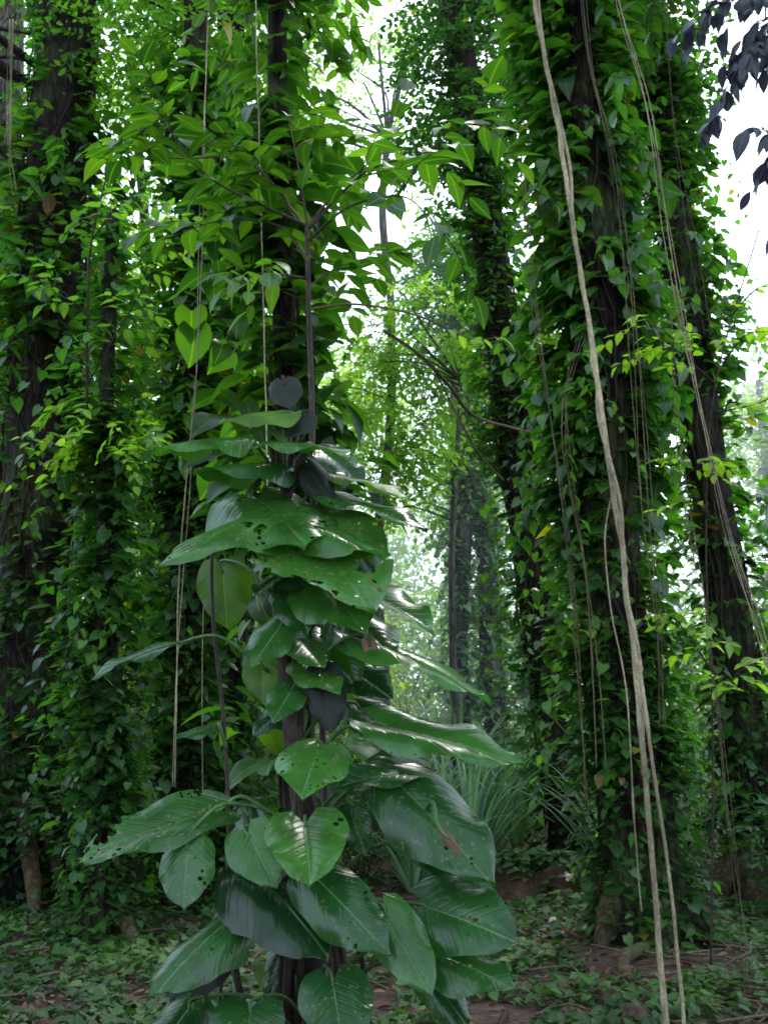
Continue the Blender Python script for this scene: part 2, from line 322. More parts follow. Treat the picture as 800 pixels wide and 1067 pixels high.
def crown(C,Rr,nc,per,twig,size,tpl=DIA,up=.9,droop=.25,tone=0,shell=.5,nthr=-.35,ns=.55,seed=0,buf=None,spr=.9):
    C=np.asarray(C,float); Rr=np.asarray(Rr,float); b=buf or Buf()
    g=np.random.default_rng(seed+100)
    pts=[]
    while len(pts)<nc:
        d=nrm(g.normal(size=3)); q=d*(g.random()**shell)*Rr
        p=C+q
        if p[2]<.15: continue
        v=nz(p[0]*ns+seed,p[1]*ns,p[2]*ns)+.5*nz(p[0]*ns*2.3,p[1]*ns*2.3+seed,p[2]*ns*2.3)
        if v<nthr: continue
        pts.append((p,d,v))
    P0=np.array([p for p,_,_ in pts]); D=np.array([d for _,d,_ in pts]); v=np.array([x for *_,x in pts])
    D=D*np.array([1,1,.35])+g.normal(size=D.shape)*.35; D[:,2]-=droop*.5; D=nrm(D)
    upv=nrm(np.array([0,0,1.])+g.normal(size=D.shape)*.25); S_=nrm(np.cross(D,upv))
    T0=(g.random(nc)-.5)*.5+v*.45
    P=[];A=[];N=[];t=[]
    for j in range(per):
        k=(j//2+1)/(per/2); sd=1 if j%2 else -1
        tw=twig*(.7+.6*g.random(nc))[:,None]
        p=P0+D*tw*(k-.5)-np.array([0,0,1.])*(droop*twig*k*k)
        a=D*(.45+.3*g.random((nc,1)))+S_*sd*spr*(.6+.5*g.random((nc,1)))-np.array([0,0,1.])*droop*g.random((nc,1))*1.2+g.normal(size=D.shape)*.12
        if j==per-1: a=D
        nn=upv*up+g.normal(size=D.shape)*.3
        P.append(p);A.append(a);N.append(nn);t.append(np.clip(.42+tone+T0*.7+g.normal(size=nc)*.13,0,.96))
    P=np.concatenate(P);A=np.concatenate(A);N=np.concatenate(N);t=np.concatenate(t)
    t=np.where(g.random(len(t))<.006,.985,t)
    leaves(b,tpl,P,A,N,size*(.6+.6*g.random(len(P))),t)
    return b,P0
def limbs(start,pts,r0,n,seg=5,root=None,mat='bark',sag=.2,name='branch'):
    idx=np.random.default_rng(n).choice(len(pts),min(n,len(pts)),replace=False)
    for i in idx:
        e=pts[i]; s0=start(e) if callable(start) else np.asarray(start,float)
        L=np.linalg.norm(e-s0); mid=(s0+e)/2+np.array([random.gauss(0,.08)*L,random.gauss(0,.08)*L,sag*L*.5]); m2=s0*.25+e*.75+np.array([random.gauss(0,.05)*L,random.gauss(0,.05)*L,sag*L*.3])
        q=spline([s0,mid,m2,e],5); rr=np.linspace(r0*min(1,L/2.5),.006,len(q)); b=Buf(); tube(b,q,rr,seg); b.build(name,mat,root,root.location)
# ------------------------------------------------------------------ ground
def build_ground():
    b=Buf(); xs=np.concatenate([[-300,-120,-50],np.arange(-22,22.01,.4),[50,120,300]]); ys=np.concatenate([[-120,-40],np.arange(-6,36,.4),[50,90,160,400]])
    V=[(x,y,gz(x,y)) for y in ys for x in xs]; nx=len(xs); T=[]
    for j in range(len(ys)-1):
        for i in range(nx-1):
            a=j*nx+i; T+=[(a,a+1,a+nx+1),(a,a+nx+1,a+nx)]
    o=b.add(V,T); o=b.build('ground','soil'); o['kind']='structure'; o['label']='brown forest soil'
build_ground()

def ground_leaves():
    P=[];t=[];n=0
    while n<36000:
        y=4+15*random.random()**1.25; x=random.uniform(-.42*y-1.2,.42*y+1.2)
        v=nz(x*.8,y*.8,2)+.6*nz(x*2.6,y*2.6,5)
        thr=-.02
        if x<-.3: thr=-.5
        if x>.29*y and y<9.5: thr=.22
        if v<thr: continue
        P.append((x,y,gz(x,y)+random.uniform(.01,.09+.10*max(0,v)))); t.append(.45+.3*v+random.gauss(0,.16)); n+=1
    P=np.array(P); g=rng
    A=g.normal(size=P.shape); A[:,2]=-.15+g.normal(size=len(P))*.25; A[:,1]-=.35
    N=np.array([0,0,1.])+g.normal(size=P.shape)*.33
    b=Buf(); leaves(b,IVY,P,A,N,.045+.05*g.random(len(P)),np.clip(np.array(t)+.12,0,.96))
    o=b.build('ground_ivy','ivy'); o['kind']='stuff'; o['label']='small heart shaped leaves carpeting the forest floor'; o['category']='ground cover'
    P=[]
    for _ in range(9000):
        y=3.6+13*random.random()**1.2; x=random.uniform(-.42*y-1,.42*y+1); P.append((x,y,gz(x,y)+.012+.03*random.random()))
    P=np.array(P); A=g.normal(size=P.shape); A[:,2]*=.25; N=np.array([0,0,1.])+g.normal(size=P.shape)*.4
    b=Buf(); leaves(b,ELL,P,A,N,.04+.06*g.random(len(P)),g.random(len(P)))
    o=b.build('leaf_litter','litter'); o['kind']='stuff'; o['label']='dry brown fallen leaves scattered over the soil'; o['category']='leaf litter'
ground_leaves()

# ------------------------------------------------------------------ main trees
def tree(name,label,tr,crowns,mat='bark',cmat='canopy',roots=0,rootdirs=None,nl=9,limb_r=.06,extra=None):
    root=thing(name,label,'tree',tuple(tr.base)); tr.build(root,mat)
    cb=Buf(); lb=Buf(); allp=[]
    for i,c in enumerate(crowns):
        C,Rr,nc,per,twig,size=c[:6]; kw=c[6] if len(c)>6 else {}
        _,pp=crown(C,Rr,nc,per,twig,size,seed=int(tr.seed*13+i),buf=cb,**kw)
        zt=lambda e: tr.p(min(tr.zt-.2,max(2.5,e[2]-.25*np.linalg.norm(e[:2]-tr.p(e[2])[:2]))))
        limbs(zt,pp,limb_r,nl,root=root,mat=mat); allp.append(pp)
    if crowns:
        cb.build('crown',cmat,root,root.location)
    for d,L,r in (rootdirs or []):
        b=Buf(); c=tr.p(.2); dd=np.array([math.cos(d),math.sin(d),0]); pts=[]
        for k in range(8):
            f=k/7; q=c+dd*(tr.r*.6+L*f)+np.array([math.sin(f*4+d)*.06,math.cos(f*3)*.05,0]); q[2]=gz(q[0],q[1])+((1.25 if tr.seed==1 else .42)*(1-f)**2.0+.05-.16*f); pts.append(q)
        pts=spline(pts,4); tube(b,pts,np.linspace(r*1.7,r*.35,len(pts)),10,ridge=lambda th,p,i:1+.22*np.array([nz(math.cos(q)*2,math.sin(q)*2,i*.25+d) for q in th]))
        b.build('root','root',root,root.location)
    return root
def vine(name,label,tr,parts,stems=(0,6,6),mat='vine',stemmat='stem',group=None,sr=.012):
    root=thing(name,label,'climbing plant',tuple(tr.base+np.array([tr.r*.9,-tr.r*.5,.05])),group)
    b=Buf()
    for p in parts:
        c=climber(tr,**p)
        b.V+=[v for v in c.V]; b.T+=[q+b.n for q in c.T]; b.U+=c.U; b.t+=c.t; b.n+=c.n
    sb=climbstems(tr,stems[0],stems[1],stems[2],r=sr)
    for p in parts:
        if p['size']>.12 and tr.r>.08: runners(tr,p['z0'],p['z1'],int(9*(p['z1']-p['z0'])),p['size']*.8,b,sb,tpl=p.get('tpl',HEART),tone=p.get('tone',0))
    sb.build('stem',stemmat,root,root.location)
    b.build('foliage',mat,root,root.location)
    return root

# A: big left trunk
tA=Trunk((22,780),(62,150),10.5,.37,ztop=13,seed=1,rt=.85)
tree('forest_tree','massive dark red-brown trunk at the left edge with tan buttress roots',tA,
 [(at(110,20,10.8)+[0,0,.8],(1.3,1.3,1.6),250,8,.5,.10,dict(nthr=-.05,ns=.9)),(at(-110,40,10.0),(.9,1.2,1.2),90,8,.5,.11,dict(tone=-.1))],
 rootdirs=[(-.35,1.1,.065),(-1.1,1.3,.07),(-2.2,1.2,.08),(-.75,1.0,.05),(-1.6,1.0,.06)])
vine('climbing_vine','sparse vine with small leaves on the massive trunk at the left edge',tA,
 [dict(z0=.2,z1=12,n=2000,size=.13,spread=.17,thr=-.1),dict(z0=.1,z1=3.2,n=1100,size=.12,spread=.16,thr=-.1,tpl=IVY,tone=-.15),dict(z0=.0,z1=1.3,n=900,size=.11,spread=.75,thr=-.2,tpl=IVY,tone=-.15),  # low ivy tinted darker, deep shade put into the leaf colour
  dict(z0=5.2,z1=8.5,n=420,size=.24,spread=.42,thr=-.1,tone=.05)],(0,11,14))
# J: paler trunk behind A
tJ=Trunk((-22,700),(8,90),12.5,.26,ztop=12,seed=2)
tree('forest_tree','paler grey-brown trunk partly hidden behind the massive left trunk',tJ,[(at(10,30,12.5)+[0,0,1.2],(1.5,1.3,1.0),260,8,.5,.11)],mat='bark_grey')
# B: main right tree
tB=Trunk((668,940),(603,60),8.6,.29,ztop=12,seed=3,rt=.72,wob=.12)
tree('forest_tree','thick dark trunk right of centre behind the pale twisted liana, tan roots at its foot',tB,
 [(at(600,-60,8.8),(1.5,1.4,1.1),500,8,.5,.13,dict(tone=-.1))],
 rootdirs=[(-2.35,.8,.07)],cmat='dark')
vine('climbing_vine','dense large-leaved vine wrapping the thick trunk right of centre',tB,
 [dict(z0=3.3,z1=10,n=2700,size=.20,spread=.32,thr=-.12,tpl=HEARTHI,bias=lambda z,th:.85 if math.sin(th)<-.2 and abs(math.cos(th)-.12)<.36 else -.1),
  dict(z0=1.2,z1=4.6,n=1500,size=.145,spread=.30,thr=-.1,bias=lambda z,th:.6 if math.sin(th)<-.2 and abs(math.cos(th)-.1)<.38 else -.1),
  dict(z0=0,z1=2.5,n=2200,size=.105,spread=.32,thr=-.5,tpl=IVY,tone=-.1)],(0,10,16))
# C: right tree
tC=Trunk((792,900),(700,210),10.8,.23,ztop=12,seed=4,rt=.7)
tree('forest_tree','dark leaning trunk near the right edge with thin strings hanging beside it',tC,
 [(at(672,60,10.8),(.75,1.0,1.6),330,8,.45,.13,dict(tone=-.12))],rootdirs=[(-2.0,1.0,.13),(-2.6,.9,.11),(-1.2,.9,.1)],cmat='dark')
vine('climbing_vine','leafy vine clothing the leaning trunk near the right edge',tC,
 [dict(z0=5.0,z1=10,n=1900,size=.15,spread=.34,thr=-.2,bias=lambda z,th:.5 if z<8 and math.sin(th)<-.2 and abs(math.cos(th))<.6 else -.05),dict(z0=0.5,z1=6.0,n=800,size=.17,spread=.35,thr=.0,bias=lambda z,th:.35 if math.sin(th)<-.2 and abs(math.cos(th))<.6 else -.1),
  dict(z0=0,z1=2.2,n=900,size=.10,spread=.35,thr=-.4,tpl=IVY,tone=-.1)],(0,10,14))
# D: leaning trunk
tD=Trunk((588,800),(508,250),13.2,.27,ztop=12.5,seed=5,rt=.75)
tree('forest_tree','dark brown trunk leaning left between the centre gap and the thick vine-wrapped tree',tD,
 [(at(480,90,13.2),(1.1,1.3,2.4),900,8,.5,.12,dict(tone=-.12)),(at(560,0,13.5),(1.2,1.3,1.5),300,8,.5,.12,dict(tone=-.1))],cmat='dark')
vine('climbing_vine','medium-leaved vine on the trunk leaning left beside the centre gap',tD,
 [dict(z0=5.2,z1=10.5,n=1900,size=.14,spread=.36,thr=-.2,tone=-.05),dict(z0=0,z1=6,n=1300,size=.15,spread=.32,thr=-.1,bias=lambda z,th:.35 if math.sin(th)<-.2 and abs(math.cos(th))<.6 else -.1),
  dict(z0=0,z1=3,n=700,size=.10,spread=.4,thr=-.4,tpl=IVY)],(0,11,10))
# E: two slim trunks in the gap
for i,(a,b_,lab,r) in enumerate([((484,745),(478,430),'slim dark trunk in the centre gap, left one of a close pair',.15),((514,745),(498,430),'slim dark trunk in the centre gap, right one of a close pair',.19)]):
    tE=Trunk(a,b_,18+i*.4,r,ztop=11,seed=6+i,rt=.7,wob=.15)
    tree('forest_tree',lab,tE,[(at(470-5*i,300,18),(1.0,1.1,1.6),330,8,.5,.13)],mat='bark_haze',cmat='canopy')
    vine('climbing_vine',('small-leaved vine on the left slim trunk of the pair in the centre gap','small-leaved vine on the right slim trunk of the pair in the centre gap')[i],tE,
     [dict(z0=.2,z1=9,n=1300,size=.17,spread=.3,thr=-.1)],(0,9,6),mat='vine_haze')
# F, G: pair behind left
tF=Trunk((196,830),(203,230),10.0,.16,ztop=11,seed=8,rt=.8)
tree('forest_tree','dark vine-covered trunk left of centre behind the pair of pale hanging strings',tF,
 [(at(185,60,10.5)+[0,0,.3],(1.5,1.4,1.3),600,9,.45,.10,dict(nthr=-.08,ns=.95,tone=.1))],cmat='canopy')
vine('climbing_vine','dense vine on the dark trunk behind the pale hanging strings',tF,
 [dict(z0=3.6,z1=9,n=2000,size=.18,spread=.38,thr=-.2),dict(z0=0.8,z1=4.5,n=900,size=.17,spread=.28,thr=-.2,tone=-.15),dict(z0=0,z1=2.6,n=1500,size=.095,spread=.25,thr=-.5,tpl=IVY,tone=-.1)],(0,9,8))  # darker tint on the lower leaves stands for deep shade
tG=Trunk((236,830),(238,330),11.2,.20,ztop=12,seed=9,rt=.8)
tree('forest_tree','dark trunk directly left of the large-leaved climber, in the shade',tG,
 [(at(275,30,11.6)+[0,0,.4],(1.1,1.2,1.2),340,9,.45,.10,dict(nthr=-.1,ns=.95)),(at(215,120,11.6),(.8,.9,.6),160,9,.4,.10)],cmat='canopy')
vine('climbing_vine','vine on the shaded trunk directly left of the large-leaved climber',tG,
 [dict(z0=3.6,z1=9,n=1800,size=.18,spread=.38,thr=-.2),dict(z0=0,z1=4.5,n=1300,size=.14,spread=.26,thr=-.1,tone=-.15)],(0,9,8))  # lower leaves coloured darker to carry the shade
# I: vine column
tI=Trunk((104,880),(112,470),8.6,.09,ztop=6.4,seed=10,rt=.7,wob=.04)
rI=thing('forest_tree','slender vine-covered tree with a loose tuft of brighter leaves beside the massive left trunk','tree',tuple(tI.base)); tI.build(rI,'bark',14,30)
b,_=crown(at(118,452,8.5)+[0,0,-.1],(.75,.5,.5),38,9,.4,.13,tpl=ELL,tone=.12,seed=55,droop=.5,nthr=-.1,ns=1.4); b.build('crown','bright',rI,rI.location)
vine('climbing_vine','dense vine column on the slender tree beside the massive left trunk',tI,
 [dict(z0=0.9,z1=4.5,n=1500,size=.145,spread=.27,thr=-.2,tpl=HEART,tone=-.15),dict(z0=4.2,z1=6.3,n=420,size=.13,spread=.28,thr=-.1),dict(z0=0,z1=2,n=900,size=.10,spread=.34,thr=-.5,tpl=IVY,tone=-.1)],(0,4,8))  # column leaves tinted down as painted deep shade
# H: host trunk behind hero plant
tH=Trunk((308,900),(296,250),4.5,.062,ztop=5.6,seed=11,rt=.75,wob=.05)
rH=tree('forest_tree','thin dark trunk carrying big heart-shaped leaves above the large-leaved climber',tH,
 [(at(262,30,4.7)+[0,0,.4],(.7,.6,.5),60,8,.35,.12,dict(tpl=ELL,tone=-.1))],cmat='sap',nl=4,limb_r=.02)
vine('climbing_vine','big drooping heart-shaped leaves massed on the thin trunk at upper centre',tH,
 [dict(z0=2.55,z1=4.55,n=430,size=.18,spread=.40,thr=-.4,tpl=HEARTHI,flat=.5,tone=-.2),dict(z0=4.4,z1=5.6,n=110,size=.14,spread=.28,thr=-.4,tpl=HEARTHI,tone=-.2),dict(z0=.3,z1=2.7,n=120,size=.17,spread=.25,thr=-.1,tpl=HEARTHI,tone=-.2)],(0,5,6),mat='sap')

# ------------------------------------------------------------------ background trees (copies of prototypes)
def copy_tree(o,loc,rz,sc,label,group=None):
    r=o.copy(); COL.objects.link(r); r.location=loc; r.rotation_euler=(0,0,rz); r.scale=(sc,sc,sc); r['label']=label
    if group: r['group']=group
    for ch in [c for c in o.children]:
        c=ch.copy(); COL.objects.link(c); c.parent=r
    return r
def proto_tree(label,h,r,crs,vn,mat,cmat,vmat,seed,loc,group):
    class Tt(Trunk):
        def __init__(s): s.a=np.array([0,0,0.]);s.b=np.array([.35*(seed%3-1),0,h]);s.r=r;s.rt=.5;s.zt=h;s.seed=seed;s.wob=.2;s.base=np.array([0,0,-.05])
    tr=Tt(); root=thing('forest_tree',label,'tree',(0,0,0),group)
    tr.build(root,mat,12,26)
    cb=Buf();lb=Buf()
    for i,(C,Rr,nc,per,twig,size) in enumerate(crs):
        _,pp=crown(C,Rr,nc,per,twig,size,seed=seed*17+i,buf=cb); limbs(lambda e:tr.p(min(h-.1,max(2,e[2]-.8))),pp,.05,6,root=root,mat=mat)
    cb.build('crown',cmat,root)
    if vn:
        v=climber(tr,0.1,h*.8,vn,.2,.32,thr=-.2); v.build('vine_foliage',vmat,root)
    root.location=loc; return root
GB='slim trees crowded in the hazy background'
protos=[
 proto_tree('slim vine-covered tree in the hazy background',10,.17,[((0,0,8.6),(1.9,1.9,1.9),420,8,.6,.16),((.5,.3,5.6),(1.3,1.3,.8),150,8,.5,.15)],900,'bark_haze','bright','vine_haze',21,(-6,20,0),GB),
 proto_tree('slim vine-covered tree in the hazy background',9,.13,[((0,0,7.2),(1.7,1.7,2.2),430,8,.6,.16),((-.4,.2,4),(1.3,1.2,.7),140,8,.5,.14)],800,'bark_haze','canopy','vine_haze',22,(-3.2,17,0),GB),
 proto_tree('slim vine-covered tree in the hazy background',11,.2,[((0,0,9.8),(2.0,2.0,1.6),420,8,.6,.17)],1300,'bark_haze','bright','vine_haze',23,(4.5,19,0),GB)]
spots=[(-9.2,22),(-4.4,24),(-1.4,27),(2.2,29),(5.2,25),(10.6,27),(-7.2,28),(-.2,33),(3.8,34),(7.4,32),(-4.2,33),(-10,32),(-6.0,15),(-2.6,14.4),(3.2,22),(-8.0,17.5)]
for i,(x,y) in enumerate(spots):
    copy_tree(protos[i%3],(x,y,gz(x,y)-.02),random.uniform(0,6.28),random.uniform(.85,1.15),'slim vine-covered tree in the hazy background',GB)
tK=Trunk((472,765),(474,500),15.5,.07,ztop=7.4,seed=31,rt=.5,wob=.2)
tree('forest_tree','thin young tree whose bright yellow-green leaves fill the centre gap',tK,
 [(at(425,345,15.5),(1.1,1.2,.8),170,9,.5,.13,dict(nthr=-.2,ns=.9)),(at(410,480,15.5),(1.1,1.2,1.1),240,9,.5,.13,dict(nthr=-.3,ns=.9)),(at(450,410,16),(1.1,1.2,1.1),140,9,.5,.13,dict(nthr=-.1,ns=.9))],mat='bark_haze',cmat='bright',nl=6,limb_r=.03)
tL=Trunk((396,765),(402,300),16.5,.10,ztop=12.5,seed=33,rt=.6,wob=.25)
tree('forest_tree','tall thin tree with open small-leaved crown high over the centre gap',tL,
 [(at(395,50,16.5),(1.4,1.3,1.1),130,9,.5,.12,dict(nthr=.0,ns=.8)),(at(330,120,16.5),(1.1,1.2,.9),110,9,.5,.12,dict(nthr=-.05,ns=.8)),(at(445,150,17),(.9,1.2,.8),60,9,.5,.12,dict(nthr=-.05,ns=.8)),(at(390,400,17),(1.2,1.2,.9),190,9,.5,.13,dict(nthr=-.2,ns=.8,tone=.15))],mat='bark_haze',cmat='bright',nl=7,limb_r=.035)
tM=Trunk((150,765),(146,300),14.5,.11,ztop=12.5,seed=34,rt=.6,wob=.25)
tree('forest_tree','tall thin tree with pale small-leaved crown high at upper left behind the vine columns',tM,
 [(at(120,60,14.5),(1.3,1.2,1.3),190,9,.5,.11,dict(nthr=.0,ns=.9,tone=.1)),(at(230,70,14.5),(1.3,1.2,1.1),190,9,.5,.11,dict(nthr=.0,ns=.9,tone=.1)),(at(150,270,14.5),(1.2,1.2,1.4),190,9,.5,.12,dict(nthr=-.15,ns=.9,tone=.15)),(at(140,370,14.5),(1.2,1.2,.8),160,9,.5,.12,dict(nthr=-.15,ns=.9,tone=.15))],mat='bark_haze',cmat='bright',nl=7,limb_r=.035)
# leafy shrubs / saplings that fill the middle distance
def proto_shrub(label,h,w,nc,per,twig,size,mat,tpl,seed,tone=0):
    root=thing('understorey_shrub',label,'shrub',(0,0,0),None)
    cb,pp=crown((0,0,h*.58),(w,w,h*.45),nc,per,twig,size,tpl=tpl,seed=seed,tone=tone,shell=.45)
    limbs(lambda e:np.array([e[0]*.06,e[1]*.06,0.02]),pp,.022,10,sag=-.1,root=root,mat='stem',name='stem'); cb.build('foliage',mat,root); return root
GS='leafy shrubs filling the middle distance'
sh=[proto_shrub('leafy green shrub in the middle distance',3.4,1.1,330,8,.4,.13,'canopy',DIA,31),
    proto_shrub('leafy green shrub in the middle distance',2.3,1.0,260,8,.35,.12,'hazy',ELL,32),
    proto_shrub('leafy green shrub in the middle distance',4.6,1.2,420,8,.45,.13,'bright',DIA,33),
    proto_shrub('leafy green shrub in the middle distance',1.3,.8,190,8,.25,.10,'dark',ELL,34)]
shp=[(0,-4.6,13.0),(0,3.9,14),(0,-1.9,13.4),(0,5.6,13.2),(0,-7,19),(0,-2.6,19),(0,6.8,18),
     (1,-3.6,11.6),(1,-1.0,12.2),(1,4.7,11.8),(1,-5.3,16),(1,-2.3,11.4),(1,5.0,16.5),
     (2,-3.2,16),(2,-.6,22),(2,4.2,20),(2,-6,23),(2,7.6,24),(2,-1.2,17.4),(2,2.0,25.5),(2,-4.2,20.4),(2,5.6,21.5),(2,-3.6,14),(2,.35,25),
     (3,-2.9,10.3),(3,4.4,10.6),(3,-1.5,10.6),(3,-.2,11.4),(3,-4.1,10.4),(3,3.9,9.4)]
seen=set()
for i,(k,x,y) in enumerate(shp):
    lab='leafy green shrub in the middle distance'
    if k not in seen: seen.add(k); o=sh[k]; o.location=(x,y,gz(x,y)); o['group']=GS
    else: copy_tree(sh[k],(x,y,gz(x,y)),random.uniform(0,6.28),random.uniform(.8,1.25),lab,GS)
# sword-leaved plants
def blades(seed,n,L,w):
    g=random.Random(seed); b=Buf()
    for i in range(n):
        th=g.uniform(0,2*PI); el=g.uniform(.9,1.45); l=L*g.uniform(.6,1.1); out=np.array([math.cos(th),math.sin(th),0]); side=np.array([-out[1],out[0],0])
        m=9; V=[];U=[]; p=out*.05; ang=el; tt=g.uniform(.1,.9); bend=g.uniform(.6,1.9)
        for j in range(m+1):
            f=j/m; ww=w*(1-.9*f**2.2)*(.5+.5*min(1,f*6))
            nn=np.array([0,0,1])*math.cos(ang)-out*math.sin(ang)
            for c in (-1,0,1): V.append(p+side*c*ww/2+nn*abs(c)*ww*.16); U.append((c*.3,f,0))
            p=p+(out*math.cos(ang)+np.array([0,0,1])*math.sin(ang))*l/m; ang-=bend*f*2/m*1.2
        T=[]
        for j in range(m):
            for c in range(2): a=j*3+c; T+=[(a,a+1,a+4),(a,a+4,a+3)]
        b.add(V,T,np.array(U,float),np.full(len(V),tt))
    return b
GW='sword-leaved plants growing between the trunks'
wp=[]
for k in range(3):
    r=thing('sword_leaved_plant','tall clump of grey-green sword-shaped leaves in the middle distance','plant',(0,0,0),GW)
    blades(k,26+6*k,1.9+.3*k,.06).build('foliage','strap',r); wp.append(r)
wpos=[(.75,12.6),(1.35,13.4),(.2,14.2),(1.6,15.6),(.9,16.8),(0.0,18.5),(2.1,18),(1.4,21),(-.8,16),(.5,23),(2.9,17),(4.6,12.6),(5.2,14.6),(3.0,12.2),(.95,11.6),(.5,12.9),(1.8,14.3),(1.1,14.8),(.35,15.9),(1.9,16.8),(1.2,18.2),(.6,19.6),(-2.6,15.4),(-2.0,18),(4.0,22),(1.9,24),(-.5,21),(1.0,27),(0.3,10.9),(2.45,11.2)]
for i,(x,y) in enumerate(wpos):
    if i<3: wp[i].location=(x,y,gz(x,y))
    else: copy_tree(wp[i%3],(x,y,gz(x,y)),random.uniform(0,6.28),random.uniform(.75,1.25),'tall clump of grey-green sword-shaped leaves in the middle distance',GW)
# far-off forest mass
def far_forest():
    b=Buf(); n=9000; g=np.random.default_rng(5); P=[]
    while len(P)<n:
        th=g.uniform(-.62,.62); r=g.uniform(34,46); z=15*g.random()**1.35
        x,y=r*math.sin(th),r*math.cos(th)
        if nz(x*.22,z*.22,y*.1)+.4*nz(x*.8,z*.8,3)< -.25+z*.035: continue
        P.append((x,y,z))
    P=np.array(P); m=6
    for j in range(m):
        Q=P+g.normal(size=P.shape)*.3; A=g.normal(size=P.shape); A[:,2]-=.3; N=np.array([0,-.4,1.])+g.normal(size=P.shape)*.5
        leaves(b,DIA,Q,A,N,.22+.2*g.random(n),np.clip(g.normal(.5,.22,n),0,.95))
    o=b.build('distant_forest','far'); o['kind']='stuff'; o['label']='pale haze-tinted mass of leaves of the far-off forest'; o['category']='forest'
far_forest()

def twigs():
    b=Buf(); g=random.Random(12)
    for i in range(420):
        y=3.8+10*g.random()**1.2; x=g.uniform(-.42*y-.5,.42*y+.5); a=g.uniform(0,6.28); l=g.uniform(.15,.9); z=gz(x,y)
        p=[np.array([x+math.cos(a+.3*k*g.uniform(-1,1))*l*k/3,y+math.sin(a+.3*k*g.uniform(-1,1))*l*k/3,z+.02+g.uniform(0,.05)]) for k in range(4)]
        tube(b,spline(p,3),g.uniform(.003,.009),5)
    o=b.build('fallen_twigs','liana_old'); o['kind']='stuff'; o['label']='thin dead twigs scattered over the forest floor'; o['category']='twigs'
twigs()
def overhead():  # leaf layer out of view, added to darken the foreground and ground
    b=Buf(); g=np.random.default_rng(9); P=[]
    while len(P)<3600:
        x,y,z=g.uniform(-9,9),g.uniform(-9,5.2),g.uniform(9.5,13)
        if nz(x*.45,y*.45,4)<-.12: continue
        P.append((x,y,z))
    P=np.array(P); A=g.normal(size=P.shape); A[:,2]-=.3; leaves(b,DIA,P,A,np.array([0,0,1.])+g.normal(size=P.shape)*.35,.35+.25*g.random(len(P)),g.random(len(P))*.8)
    o=b.build('unseen_shade_canopy','canopy'); o['kind']='stuff'; o['label']='unseen leaf layer added above the camera to shade the foreground'; o['category']='canopy'
overhead()
# ------------------------------------------------------------------ large-leaved climber in front
HY=3.5
hroot=thing('large_leaved_climber','big climbing plant with glossy arm-sized heart-shaped leaves in the centre foreground','climbing plant',tuple(at(330,1250,HY)*[1,1,0]+[0,0,gz(at(330,1250,HY)[0],HY)]))
stempts=[(338,1320,3.5),(332,1200,3.5),(330,1080,3.5),(322,960,3.52),(318,860,3.5),(307,770,3.5),(301,700,3.52),(292,620,3.5),(297,540,3.48),(303,480,3.5),(312,430,3.52)]
SP=spline([at(*p) for p in stempts],8)
b=Buf(); tube(b,SP,np.interp(np.linspace(0,1,len(SP)),[0,.3,.62,.8,1],[.05,.042,.036,.024,.012]),12,ridge=lambda th,p,i:1+.22*np.array([nz(math.cos(q)*2,math.sin(q)*2,p[2]*5) for q in th]))
b.build('stem','purplestem',hroot,hroot.location)
for j in range(9):   # clinging aerial roots and old stems bundled round the main stem
    b=Buf(); g=random.Random(j); x0=g.uniform(-55,60); zt=g.uniform(720,900)
    pts=[at(334+x0*1.3+g.uniform(-10,10),1330,3.5+g.uniform(-.15,.15)),at(330+x0*1.1,1150,3.5+g.uniform(-.1,.1)),at(328+x0*.8+g.uniform(-8,8),1000,3.46+g.uniform(-.05,.05)),at(318+x0*.3,zt,3.47),at(308+x0*.1,zt-80,3.49)]
    q=spline(pts,7); q=q+np.array([[.012*nz(p[2]*5,j),.012*nz(p[2]*5,j+50),0] for p in q]); tube(b,q,np.linspace(.016,.007,len(q))*g.uniform(.6,1.3),7)
    b.build('climbing_root',g.choice(['stem','purplestem','stem']),hroot,hroot.location)

# a second thin stem at the left of the plant
for name,pts,r,m in [('side_stem',[(212,1300,3.6),(225,1100,3.6),(238,900,3.6),(234,760,3.6),(222,640,3.58),(224,560,3.55),(250,525,3.5)],.007,'purplestem'),
                     ('side_stem',[(262,1300,3.4),(258,1080,3.4),(246,1000,3.42),(268,900,3.45),(300,860,3.5)],.012,'stem')]:
    b=Buf(); q=spline([at(*p) for p in pts],8); tube(b,q,r,7); b.build(name,m,hroot,hroot.location)

